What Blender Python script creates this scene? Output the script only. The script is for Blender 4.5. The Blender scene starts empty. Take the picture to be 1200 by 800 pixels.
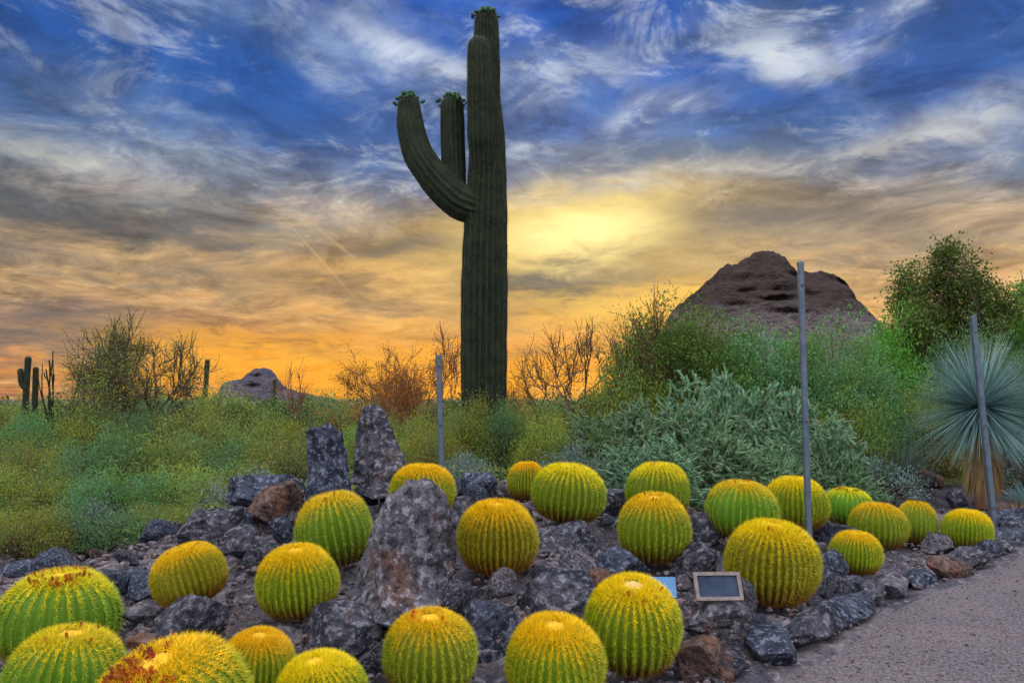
import bpy, math, random
import numpy as np
from mathutils import Vector, Matrix, noise
R = math.radians
S = bpy.context.scene
COL = S.collection
rng = np.random.default_rng(7)
random.seed(7)

# ------------------------------------------------------------------ camera
FPX, HOR, EYE = 933.0, 468.0, 1.6
PITCH = math.atan((HOR - 400.0) / FPX)
cam = bpy.data.cameras.new('camera')
cam.sensor_width = 36.0
cam.lens = 36.0 * FPX / 1200.0
cam.clip_end = 20000
cam.clip_start = 0.05
camo = bpy.data.objects.new('camera', cam)
COL.objects.link(camo)
camo.location = (0, 0, EYE)
camo.rotation_euler = (R(90) + PITCH, 0, 0)
S.camera = camo


def ray(px, py):
    a, b = (px - 600) / FPX, (400 - py) / FPX
    c, s = math.cos(PITCH), math.sin(PITCH)
    return Vector((a, c - b * s, s + b * c))


def at(px, py, Y):
    d = ray(px, py)
    t = Y / d.y
    return Vector((d.x * t, Y, EYE + d.z * t))


def lin(r, g, b):
    f = lambda c: (c / 255 / 12.92) if c / 255 <= .04045 else ((c / 255 + .055) / 1.055) ** 2.4
    return (f(r), f(g), f(b), 1.0)


# ------------------------------------------------------------------ node helper
class N:
    def __init__(s, tree):
        s.t = tree
        s.n = tree.nodes
        s.n.clear()

    def add(s, typ, ins=None, **kw):
        nd = s.n.new(typ)
        for k, v in kw.items():
            setattr(nd, k, v)
        for k, v in (ins or {}).items():
            s.put(nd.inputs[k], v)
        return nd

    def put(s, sock, v):
        if isinstance(v, bpy.types.NodeSocket):
            s.t.links.new(v, sock)
        elif isinstance(v, bpy.types.Node):
            s.t.links.new(v.outputs[0], sock)
        else:
            sock.default_value = v

    def m(s, op, a, b=None, c=None, clamp=False):
        nd = s.n.new('ShaderNodeMath')
        nd.operation = op
        nd.use_clamp = clamp
        for i, v in enumerate((a, b, c)):
            if v is not None:
                s.put(nd.inputs[i], v)
        return nd.outputs[0]

    def mix(s, f, a, b, mode='MIX'):
        nd = s.n.new('ShaderNodeMix')
        nd.data_type = 'RGBA'
        nd.blend_type = mode
        nd.clamp_factor = True
        s.put(nd.inputs[0], f)
        s.put(nd.inputs[6], a)
        s.put(nd.inputs[7], b)
        return nd.outputs[2]

    def ramp(s, f, stops, interp='LINEAR'):
        nd = s.n.new('ShaderNodeValToRGB')
        cr = nd.color_ramp
        cr.interpolation = interp
        while len(cr.elements) > 1:
            cr.elements.remove(cr.elements[-1])
        for i, (p, c) in enumerate(stops):
            e = cr.elements[0] if i == 0 else cr.elements.new(p)
            e.position = p
            e.color = c if len(c) == 4 else (*c, 1)
        s.put(nd.inputs[0], f)
        return nd.outputs[0]

    def noise(s, vec, scale, detail=5, rough=.55, dist=0.0, w=None):
        nd = s.n.new('ShaderNodeTexNoise')
        if w is not None:
            nd.noise_dimensions = '4D'
            nd.inputs['W'].default_value = w
        s.put(nd.inputs['Vector'], vec)
        nd.inputs['Scale'].default_value = scale
        nd.inputs['Detail'].default_value = detail
        nd.inputs['Roughness'].default_value = rough
        nd.inputs['Distortion'].default_value = dist
        return nd

    def smooth(s, v, a, b):
        nd = s.n.new('ShaderNodeMapRange')
        nd.interpolation_type = 'SMOOTHSTEP'
        s.put(nd.inputs[0], v)
        nd.inputs[1].default_value = a
        nd.inputs[2].default_value = b
        return nd.outputs[0]


# ------------------------------------------------------------------ world
SUN_D = ray(690, 275).normalized()
SUN_EL = math.asin(SUN_D.z)
SUN_AZ = math.atan2(SUN_D.x, SUN_D.y)
W = bpy.data.worlds.new('World')
S.world = W
W.use_nodes = True


def px_ae(px, py):
    d = ray(px, py).normalized()
    return math.atan2(d.x, d.y), math.asin(d.z)


def build_sky():
    g = N(W.node_tree)
    tc = g.add('ShaderNodeTexCoord')
    d = tc.outputs['Generated']
    sep = g.add('ShaderNodeSeparateXYZ', {0: d})
    x, y, z = sep.outputs
    az = g.m('ARCTAN2', x, y)
    el = g.m('ARCSINE', z)
    zc = g.m('ADD', g.m('MAXIMUM', z, 0.0), .13)
    P = g.add('ShaderNodeCombineXYZ', {0: g.m('DIVIDE', x, zc), 1: g.m('DIVIDE', y, zc), 2: 0.0}).outputs[0]
    nz = g.noise(P, 1.15, 8, .6, .5)
    n1 = nz.outputs['Fac']
    warp = g.noise(P, .9, 4, .55, 0.0, 3.7)
    wsep = g.add('ShaderNodeSeparateColor', {0: warp.outputs['Color']})
    wa = g.m('MULTIPLY', g.m('SUBTRACT', wsep.outputs[0], .5), .34)
    we = g.m('MULTIPLY', g.m('SUBTRACT', wsep.outputs[1], .5), .13)
    azw = g.m('ADD', az, wa)
    fine = g.noise(P, 4.5, 6, .62, .8, 1.3)
    wf = g.m('MULTIPLY', g.m('SUBTRACT', fine.outputs['Fac'], .5), .07)
    elw = g.m('ADD', g.m('ADD', el, we), wf)
    # base by elevation (0..90 deg), pixel rows turned into angles
    T = lambda py: max(0.0, px_ae(600, py)[1] / (math.pi / 2))
    base = g.ramp(g.m('DIVIDE', elw, math.pi / 2), [
        (0.0, lin(228, 140, 84)), (T(440), lin(230, 150, 88)), (T(395), lin(214, 160, 112)),
        (T(340), lin(196, 160, 118)), (T(285), lin(160, 152, 140)), (T(235), lin(112, 128, 146)),
        (T(170), lin(66, 108, 170)), (T(90), lin(40, 92, 178)), (T(0), lin(36, 88, 180)),
        (.36, lin(110, 140, 215)), (.48, (1.5, 1.55, 1.75, 1)), (1.0, (3.5, 3.5, 3.55, 1))])  # overhead, out of view: brightness added to light the foreground

    def blob(px, py, rx, ry, warped=True, ang=0.0):
        a0, e0 = px_ae(px, py)
        u = g.m('SUBTRACT', azw if warped else az, a0)
        v = g.m('SUBTRACT', elw if warped else el, e0)
        if ang:
            c, s_ = math.cos(R(ang)), math.sin(R(ang))
            u, v = (g.m('ADD', g.m('MULTIPLY', u, c), g.m('MULTIPLY', v, s_)),
                    g.m('SUBTRACT', g.m('MULTIPLY', v, c), g.m('MULTIPLY', u, s_)))
        u = g.m('DIVIDE', u, rx / FPX)
        v = g.m('DIVIDE', v, ry / FPX)
        q = g.m('ADD', g.m('MULTIPLY', u, u), g.m('MULTIPLY', v, v))
        return g.m('EXPONENT', g.m('MULTIPLY', q, -1.0))

    c = base
    # cloud sheets: pale streaks high, warm streaks low
    hi = g.smooth(el, px_ae(600, 320)[1], px_ae(600, 180)[1])
    streak = g.smooth(n1, .48, .66)
    ccol = g.mix(hi, lin(244, 196, 128), lin(176, 192, 214))
    c = g.mix(g.m('MULTIPLY', streak, .72), c, ccol)
    n2 = g.noise(P, .8, 7, .58, .6, 9.1).outputs['Fac']
    grey = g.smooth(n2, .46, .60)
    gcol = g.mix(hi, lin(120, 104, 92), lin(66, 86, 116))
    c = g.mix(g.m('MULTIPLY', grey, .68), c, gcol)
    n3 = g.noise(P, 3.2, 8, .66, 1.1, 5.5).outputs['Fac']
    wisp = g.smooth(n3, .50, .66)
    c = g.mix(g.m('MULTIPLY', wisp, .6), c, g.mix(hi, lin(250, 208, 140), lin(206, 216, 230)))
    # thin and thick places in the sheet: texture across every bank
    n6 = g.noise(P, 2.9, 10, .70, .9, 2.9).outputs['Fac']
    tx = g.ramp(n6, [(.34, (.50, .52, .55)), (.50, (.98, .98, .98)), (.66, (1.5, 1.45, 1.38))])
    c = g.mix(.72, c, tx, 'MULTIPLY')
    # glow in front of the hidden sun and the low orange band
    for (px, py, rx, ry, col, f) in [
        (640, 335, 400, 90, lin(246, 180, 90), .40), 
        (330, 430, 230, 36, lin(255, 160, 40), .75), (740, 366, 200, 30, lin(255, 190, 66), .9), (520, 385, 120, 12, lin(255, 190, 80), .7), (180, 395, 160, 12, lin(250, 190, 110), .6),
        (420, 330, 150, 26, lin(240, 190, 110), .55),
        (690, 275, 190, 62, lin(255, 214, 96), .8), (560, 436, 300, 34, (1.0, .36, .008, 1), 1.0)]:
        c = g.mix(g.m('MULTIPLY', blob(px, py, rx, ry), f), c, col)
    # named darker banks
    for (px, py, rx, ry, ang, col, f) in [
        (95, 252, 230, 30, -2, lin(72, 78, 86), .9), (20, 385, 150, 34, 0, lin(96, 98, 104), .85),
        (668, 334, 115, 34, 4, lin(86, 86, 90), 1), (925, 268, 130, 26, 0, lin(108, 104, 102), .9), (480, 290, 70, 14, 6, lin(120, 116, 112), .7), (180, 320, 120, 14, -6, lin(128, 118, 106), .7),
        (345, 410, 150, 8, 0, lin(132, 102, 78), .8), (430, 352, 150, 16, -10, lin(138, 114, 92), .7),
        (250, 382, 90, 14, 0, lin(150, 112, 84), .6), (1040, 290, 200, 24, 0, lin(150, 140, 128), .6),
        (520, 402, 80, 18, 0, lin(140, 124, 110), .7), (1130, 110, 130, 60, 0, lin(48, 88, 166), .6), (800, 185, 220, 22, 0, lin(84, 104, 132), .7),
        (350, 110, 170, 50, -8, lin(46, 92, 168), .6), (60, 100, 150, 60, 0, lin(60, 88, 138), .6)]:
        c = g.mix(g.m('MULTIPLY', blob(px, py, rx, ry, True, ang), f), c, col)
    # named bright wisps
    tex = g.smooth(fine.outputs['Fac'], .40, .62)
    for (px, py, rx, ry, ang, col, f) in [
        (640, 90, 90, 26, 0, lin(186, 200, 226), .9), (778, 126, 48, 18, 10, lin(220, 226, 232), 1),
        (905, 62, 80, 20, -18, lin(206, 214, 226), 1), (470, 58, 90, 14, -18, lin(214, 222, 238), 1),
        (1045, 22, 60, 16, 20, lin(200, 212, 236), 1), (300, 20, 140, 18, -10, lin(150, 176, 220), .8),
        (60, 185, 120, 18, -6, lin(186, 184, 176), .8), (1110, 150, 110, 14, 8, lin(208, 210, 210), .9),
        (860, 205, 200, 12, 4, lin(206, 198, 184), .8), (210, 165, 110, 26, -10, lin(160, 168, 178), .7)]:
        c = g.mix(g.m('MULTIPLY', g.m('MULTIPLY', blob(px, py, rx, ry, True, ang), f), g.m('MULTIPLY_ADD', tex, .8, .2)), c, col)
    soft = g.ramp(n6, [(.36, (.68, .66, .66)), (.50, (1, 1, 1)), (.64, (1.22, 1.2, 1.1))])
    c = g.mix(.75, c, soft, 'MULTIPLY')
    # the burning band low on the horizon, broken by the streaks
    burn = g.m('MULTIPLY_ADD', g.smooth(n6, .36, .54), .6, .4)
    for (px, py, rx, ry, col, f) in [(570, 436, 270, 36, (1.0, .40, .015, 1), 1.0), (360, 425, 170, 26, (1.0, .46, .05, 1), .8),
                                     (770, 352, 120, 16, (1.0, .60, .10, 1), .7), (430, 372, 130, 10, (1.0, .52, .12, 1), .6)]:
        c = g.mix(g.m('MULTIPLY', g.m('MULTIPLY', blob(px, py, rx, ry), f), burn), c, col)
    # sun breaking through thin cloud
    c = g.mix(g.m('MULTIPLY', blob(690, 276, 100, 30), .95), c, (1.25, 1.02, .42, 1))
    # faint vapour trails
    for (px, py, L_, ang) in [(372, 300, 60, -47), (400, 290, 34, -38)]:
        c = g.mix(g.m('MULTIPLY', blob(px, py, L_, 1.6, False, ang), .3), c, lin(240, 190, 130))
    # the half of the sky behind the viewer: unseen bright cloud, added to light the foreground
    back = g.smooth(y, .25, -.45)
    c = g.mix(back, c, g.mix(g.smooth(z, .0, .6), (.80, .72, .72, 1), (2.2, 2.2, 2.35, 1)))
    sky = g.add('ShaderNodeTexSky', sky_type='NISHITA')
    sky.sun_disc = False
    sky.sun_elevation = SUN_EL
    sky.sun_rotation = SUN_AZ
    # the clear sky only shows through the thin cloud: a small share of its light
    veil = g.add('ShaderNodeVectorMath', {0: sky.outputs[0], 3: 0.03}, operation='SCALE').outputs[0]
    b1 = g.add('ShaderNodeBackground', {0: veil, 1: 0.06})
    b2 = g.add('ShaderNodeBackground', {0: c, 1: 1.0})
    a = g.add('ShaderNodeAddShader', {0: b1.outputs[0], 1: b2.outputs[0]})
    g.add('ShaderNodeOutputWorld', {0: a.outputs[0]})


build_sky()
W.cycles.sampling_method = 'MANUAL'
W.cycles.sample_map_resolution = 512

sun = bpy.data.lights.new('sun', 'SUN')
sun.energy = 2.0
sun.angle = R(10)
sun.color = (1.0, .86, .60)
suno = bpy.data.objects.new('sun', sun)
COL.objects.link(suno)
suno.rotation_euler = (-SUN_D).to_track_quat('-Z', 'Y').to_euler()
S.view_settings.view_transform = 'Standard'
S.view_settings.look = 'None'
S.view_settings.gamma = 1
S.view_settings.exposure = 0.0
S.cycles.max_bounces = 5
S.cycles.diffuse_bounces = 3
S.cycles.glossy_bounces = 2
S.cycles.transmission_bounces = 3
S.cycles.use_denoising = True


# ------------------------------------------------------------------ mesh helpers
class MB:
    """collects vertices and faces of any size; build() links one mesh object"""

    def __init__(s):
        s.v, s.f, s.n = [], [], 0

    def add(s, v, f):
        v = np.asarray(v, float).reshape(-1, 3)
        f = np.asarray(f, int)
        s.v.append(v)
        s.f.append(f + s.n)
        s.n += len(v)
        return s

    def mesh(s, name, smooth=False):
        me = bpy.data.meshes.new(name)
        v = np.concatenate(s.v)
        loops = np.concatenate([f.ravel() for f in s.f])
        tot = np.concatenate([np.full(len(f), f.shape[1]) for f in s.f])
        st = np.concatenate([[0], np.cumsum(tot)[:-1]])
        me.vertices.add(len(v))
        me.vertices.foreach_set('co', v.ravel())
        me.loops.add(len(loops))
        me.loops.foreach_set('vertex_index', loops.astype(np.int32))
        me.polygons.add(len(tot))
        me.polygons.foreach_set('loop_start', st.astype(np.int32))
        me.polygons.foreach_set('loop_total', tot.astype(np.int32))
        me.polygons.foreach_set('use_smooth', np.full(len(tot), smooth))
        me.update(calc_edges=True)
        me.validate()
        return me

    def build(s, name, mat, parent=None, smooth=False):
        return link(name, s.mesh(name, smooth), mat, parent)


def link(name, me, mat, parent=None):
    o = bpy.data.objects.new(name, me)
    if mat is not None and not me.materials:
        me.materials.append(mat)
    COL.objects.link(o)
    if parent is not None:
        o.parent = parent
    return o


def tag(o, label=None, cat=None, group=None, kind=None):
    if label: o['label'] = label
    if cat: o['category'] = cat
    if group: o['group'] = group
    if kind: o['kind'] = kind
    return o


def empty(name, loc=(0, 0, 0)):
    o = bpy.data.objects.new(name, None)
    o.empty_display_size = .1
    COL.objects.link(o)
    o.location = loc
    return o


def copy_tree(o, parent=None):
    c = o.copy()
    COL.objects.link(c)
    c.parent = parent
    for ch in o.children:
        copy_tree(ch, c)
    return c


def frames(D):
    D = D / np.maximum(np.linalg.norm(D, axis=1, keepdims=True), 1e-9)
    up = np.where(np.abs(D[:, 2:3]) > .9, np.array([[1., 0, 0]]), np.array([[0., 0, 1]]))
    A = np.cross(D, up)
    A /= np.maximum(np.linalg.norm(A, axis=1, keepdims=True), 1e-9)
    B = np.cross(D, A)
    return D, A, B


def sticks(P0, P1, R0, R1, n=4):
    P0, P1 = np.asarray(P0, float), np.asarray(P1, float)
    K = len(P0)
    R0 = np.broadcast_to(R0, K)
    R1 = np.broadcast_to(R1, K)
    D, A, B = frames(P1 - P0)
    a = np.arange(n) / n * 2 * np.pi
    ring = A[:, None, :] * np.cos(a)[None, :, None] + B[:, None, :] * np.sin(a)[None, :, None]
    v = np.concatenate([P0[:, None] + ring * R0[:, None, None], P1[:, None] + ring * R1[:, None, None]], 1)
    i = np.arange(n)
    j = (i + 1) % n
    f = np.stack([i, j, j + n, i + n], 1)
    F = (f[None] + (np.arange(K) * 2 * n)[:, None, None]).reshape(-1, 4)
    return v.reshape(-1, 3), F


def spikes(P0, P1, R0, n=3):
    P0, P1 = np.asarray(P0, float), np.asarray(P1, float)
    K = len(P0)
    R0 = np.broadcast_to(R0, K)
    D, A, B = frames(P1 - P0)
    a = np.arange(n) / n * 2 * np.pi
    ring = A[:, None, :] * np.cos(a)[None, :, None] + B[:, None, :] * np.sin(a)[None, :, None]
    v = np.concatenate([P0[:, None] + ring * R0[:, None, None], P1[:, None]], 1)
    i = np.arange(n)
    f = np.stack([i, (i + 1) % n, np.full(n, n)], 1)
    F = (f[None] + (np.arange(K) * (n + 1))[:, None, None]).reshape(-1, 3)
    return v.reshape(-1, 3), F


def leaves(C, size, aspect=.45, up=.3, rg=rng):
    K = len(C)
    D = rg.normal(size=(K, 3))
    D[:, 2] += up
    D, A, B = frames(D)
    th = rg.uniform(0, 2 * np.pi, K)[:, None]
    W_ = A * np.cos(th) + B * np.sin(th)
    s = (size * rg.uniform(.6, 1.3, K))[:, None]
    v = np.stack([C, C + D * s * .5 + W_ * s * aspect * .5, C + D * s, C + D * s * .5 - W_ * s * aspect * .5], 1)
    F = np.arange(K * 4).reshape(-1, 4)
    return v.reshape(-1, 3), F


def tube(pts, radii, n=8, cap=True, rib=None):
    pts = [Vector(p) for p in pts]
    K = len(pts)
    vs, t0 = [], None
    T = (pts[1] - pts[0]).normalized()
    A = T.orthogonal().normalized() if abs(T.z) < .98 else Vector((1, 0, 0))
    A = (A - T * A.dot(T)).normalized()
    for i, p in enumerate(pts):
        d = (pts[min(i + 1, K - 1)] - pts[max(i - 1, 0)]).normalized()
        q = T.rotation_difference(d)
        A = (q @ A).normalized()
        T = d
        B = T.cross(A)
        for k in range(n):
            a = 2 * math.pi * k / n
            r = radii[i] * (rib(a, i) if rib else 1)
            vs.append(p + A * (math.cos(a) * r) + B * (math.sin(a) * r))
    f = [[i * n + k, i * n + (k + 1) % n, (i + 1) * n + (k + 1) % n, (i + 1) * n + k] for i in range(K - 1) for k in range(n)]
    mb = MB()
    mb.add(vs, f)
    if cap:
        mb.add([vs[k] for k in range(n)] + [pts[0]], [[(k + 1) % n, k, n] for k in range(n)])
        o = (K - 1) * n
        mb.add([vs[o + k] for k in range(n)] + [pts[-1]], [[k, (k + 1) % n, n] for k in range(n)])
    return mb


def fbm(p, s, o=4):
    return noise.fractal(Vector(p) * s, 1.0, 2.1, o)


def sst(a, b, x):
    t = np.clip((x - a) / (b - a), 0, 1)
    return t * t * (3 - 2 * t)


# ------------------------------------------------------------------ materials
def mat(name):
    m = bpy.data.materials.new(name)
    m.use_nodes = True
    return m, N(m.node_tree)


def finish(g, color, rough=.8, bump=None, bstr=.5, bdist=.02, spec=.3, transl=None, metal=0.0):
    p = g.add('ShaderNodeBsdfPrincipled')
    g.put(p.inputs['Base Color'], color)
    g.put(p.inputs['Roughness'], rough)
    p.inputs['Specular IOR Level'].default_value = spec
    g.put(p.inputs['Metallic'], metal)
    if bump is not None:
        b = g.add('ShaderNodeBump', {'Height': bump, 'Strength': bstr, 'Distance': bdist})
        g.put(p.inputs['Normal'], b.outputs[0])
    out = p.outputs[0]
    if transl:
        t = g.add('ShaderNodeBsdfTranslucent')
        g.put(t.inputs[0], color)
        out = g.add('ShaderNodeMixShader', {0: transl, 1: p.outputs[0], 2: t.outputs[0]}).outputs[0]
    g.add('ShaderNodeOutputMaterial', {0: out})


def rock_mat(name, dark, mid, light, brown=None, bamt=.5, scale=1.0, lichen=.65):
    m, g = mat(name)
    tc = g.add('ShaderNodeTexCoord')
    oi = g.add('ShaderNodeObjectInfo')
    v = g.add('ShaderNodeVectorMath', {0: tc.outputs['Object'], 1: oi.outputs['Location']}, operation='ADD').outputs[0]
    n1 = g.noise(v, 5 * scale, 8, .68, .4).outputs['Fac']
    n2 = g.noise(v, 17 * scale, 8, .72, .25).outputs['Fac']
    n3 = g.noise(v, 3.1 * scale, 6, .6, 1.0, 4.2).outputs['Fac']
    c = g.mix(g.smooth(n1, .38, .60), dark, mid)
    if brown is not None:
        c = g.mix(g.m('MULTIPLY', g.smooth(n3, .62 - .25 * bamt, .72 - .2 * bamt), .85), c, brown)
    c = g.mix(g.m('MULTIPLY', g.smooth(n2, .52, .60), lichen), c, light)
    c = g.mix(g.m('MULTIPLY', g.smooth(n2, .47, .38), .85), c, (.012, .013, .018, 1))
    n4 = g.noise(v, 60 * scale, 5, .7).outputs['Fac']
    h = g.m('ADD', g.m('ADD', n2, g.m('MULTIPLY', n1, .8)), g.m('MULTIPLY', n4, .35))
    c = g.mix(.35, c, g.ramp(n4, [(.35, (.25, .25, .25)), (.65, (1.6, 1.6, 1.6))]), 'MULTIPLY')
    finish(g, c, .88, h, 1.0, .05 / scale, .25)
    return m


M = {}
M['rock'] = rock_mat('volcanic rock', (.022, .025, .040, 1), (.105, .105, .135, 1), (.36, .36, .43, 1), (.14, .085, .07, 1), .15)
M['rock_blue'] = rock_mat('blue grey rock', (.018, .024, .042, 1), (.075, .09, .14, 1), (.30, .34, .46, 1), None, 0, 1.2)
M['rock_pale'] = rock_mat('pale boulder rock', (.055, .055, .070, 1), (.19, .18, .215, 1), (.48, .46, .54, 1), (.15, .075, .055, 1), .45, .9, .65)
M['rock_brown'] = rock_mat('rusty rock', (.055, .035, .035, 1), (.20, .125, .105, 1), (.36, .30, .30, 1), (.26, .11, .065, 1), .55, 1.0, .35)


def ground_mat():
    m, g = mat('desert ground')
    tc = g.add('ShaderNodeTexCoord')
    v = tc.outputs['Object']
    n1 = g.noise(v, 1.3, 8, .65, .3).outputs['Fac']
    n2 = g.noise(v, 14, 8, .72, .5).outputs['Fac']
    n3 = g.noise(v, 55, 5, .7).outputs['Fac']
    vor = g.add('ShaderNodeTexVoronoi', {'Vector': v, 'Scale': 24.0})
    c = g.mix(g.smooth(n1, .40, .62), (.070, .068, .090, 1), (.185, .16, .175, 1))
    c = g.mix(g.m('MULTIPLY', g.smooth(n2, .52, .64), .7), c, (.36, .33, .38, 1))
    c = g.mix(g.m('MULTIPLY', g.smooth(n2, .46, .34), .85), c, (.018, .018, .026, 1))
    c = g.mix(.45, c, g.ramp(n3, [(.35, (.3, .3, .3)), (.65, (1.6, 1.55, 1.5))]), 'MULTIPLY')
    h = g.m('ADD', g.m('ADD', n2, g.m('MULTIPLY', n3, .4)), g.m('MULTIPLY', vor.outputs['Distance'], .7))
    finish(g, c, .92, h, .9, .03, .2)
    return m


def path_mat():
    m, g = mat('path gravel')
    tc = g.add('ShaderNodeTexCoord')
    v = tc.outputs['Object']
    n1 = g.noise(v, 1.1, 6, .6, .3).outputs['Fac']
    n2 = g.noise(v, 45, 6, .75).outputs['Fac']
    vor = g.add('ShaderNodeTexVoronoi', {'Vector': v, 'Scale': 75.0})
    c = g.mix(g.smooth(n1, .35, .65), (.100, .082, .088, 1), (.145, .118, .122, 1))
    c = g.mix(g.m('MULTIPLY', g.smooth(n2, .45, .60), .6), c, (.30, .26, .30, 1))
    c = g.mix(g.m('MULTIPLY', g.smooth(n2, .46, .36), .7), c, (.045, .06, .075, 1))
    h = g.m('ADD', n2, g.m('MULTIPLY', vor.outputs['Distance'], .8))
    finish(g, c, .95, h, .8, .012, .2)
    return m


def leaf_mat(name, a, b, c3, transl=.3, rough=.6):
    m, g = mat(name)
    tc = g.add('ShaderNodeTexCoord')
    oi = g.add('ShaderNodeObjectInfo')
    geo = g.add('ShaderNodeNewGeometry')
    n1 = g.noise(geo.outputs['Position'], 1.7, 5, .65).outputs['Fac']
    n2 = g.noise(tc.outputs['Object'], 9, 4, .7).outputs['Fac']
    c = g.mix(g.smooth(n1, .38, .62), a, b)
    c = g.mix(g.m('MULTIPLY', g.smooth(n2, .5, .7), .7), c, c3)
    v = g.m('MULTIPLY_ADD', oi.outputs['Random'], .5, .75)
    v2 = g.m('MULTIPLY_ADD', geo.outputs['Random Per Island'], .9, .55)
    hs = g.add('ShaderNodeHueSaturation', {'Hue': g.m('MULTIPLY_ADD', oi.outputs['Random'], .05, .475),
                                           'Saturation': 1.0, 'Value': g.m('MULTIPLY', v, v2), 'Color': c})
    finish(g, hs.outputs[0], rough, None, transl=transl, spec=.25)
    return m


def simple(name, a, b, scale=10, rough=.7, bstr=.4, metal=0.0, spec=.3, bd=.01):
    m, g = mat(name)
    tc = g.add('ShaderNodeTexCoord')
    n = g.noise(tc.outputs['Object'], scale, 7, .65, .2).outputs['Fac']
    c = g.mix(g.smooth(n, .35, .65), a, b)
    finish(g, c, rough, n, bstr, bd, spec, metal=metal)
    return m


M['ground'] = ground_mat()
M['path'] = path_mat()
M['pebble'] = rock_mat('pebble', (.06, .055, .07, 1), (.20, .17, .19, 1), (.42, .38, .42, 1), (.2, .11, .08, 1), .5, 2.0)
M['leaf_y'] = leaf_mat('yellow green leaves', (.27, .31, .04, 1), (.15, .27, .08, 1), (.38, .38, .08, 1), .4)
M['leaf_g'] = leaf_mat('green leaves', (.12, .22, .05, 1), (.10, .24, .11, 1), (.20, .30, .07, 1), .4)
M['leaf_d'] = leaf_mat('dark leaves', (.05, .10, .02, 1), (.08, .12, .025, 1), (.12, .12, .03, 1), .25)
M['leaf_h'] = leaf_mat('olive leaves', (.075, .15, .025, 1), (.11, .18, .03, 1), (.06, .12, .03, 1), .35)
M['leaf_b'] = leaf_mat('bright green leaves', (.08, .24, .02, 1), (.11, .27, .03, 1), (.05, .15, .02, 1))
M['leaf_s'] = leaf_mat('sage leaves', (.12, .20, .15, 1), (.16, .23, .22, 1), (.22, .27, .29, 1), .1)
M['leaf_o'] = leaf_mat('rusty leaves', (.50, .19, .03, 1), (.36, .16, .04, 1), (.60, .30, .05, 1), .65)
M['twig'] = simple('twig bark', (.055, .038, .028, 1), (.13, .09, .065, 1), 20)
M['twig_o'] = simple('warm twig bark', (.10, .05, .03, 1), (.20, .10, .05, 1), 20)
M['cholla'] = leaf_mat('cholla joints', (.075, .19, .085, 1), (.10, .22, .12, 1), (.20, .30, .15, 1), .0)
M['saguaro'] = simple('saguaro skin', (.009, .016, .008, 1), (.022, .034, .015, 1), 6, .85, .3)
M['sag_spine'] = simple('saguaro spines', (.085, .09, .06, 1), (.17, .165, .11, 1), 12)
M['cholla_spine'] = simple('cholla spines', (.2, .2, .13, 1), (.34, .32, .22, 1), 12)
M['bud'] = simple('flower buds', (.02, .07, .03, 1), (.05, .13, .06, 1), 30)
M['metal'] = simple('grey blue painted steel', (.07, .105, .15, 1), (.115, .155, .205, 1), 9, .5, .15, .3, .5)
M['frame'] = simple('weathered sign frame', (.15, .125, .12, 1), (.24, .20, .19, 1), 30, .7)
M['plate'] = simple('dark blue sign face', (.02, .035, .07, 1), (.04, .06, .10, 1), 8, .65, .05, 0.0, .15)
M['plate2'] = simple('light blue sign face', (.06, .19, .38, 1), (.09, .24, .44, 1), 8, .4, .05)
M['agave'] = leaf_mat('blue yucca blades', (.19, .34, .34, 1), (.23, .38, .40, 1), (.36, .48, .50, 1), .2, .5)
M['agave2'] = leaf_mat('grey sotol blades', (.11, .15, .14, 1), (.15, .19, .17, 1), (.22, .25, .23, 1), .05, .5)
M['dry'] = leaf_mat('dry straw', (.30, .17, .09, 1), (.36, .23, .13, 1), (.16, .10, .06, 1), .1)

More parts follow.
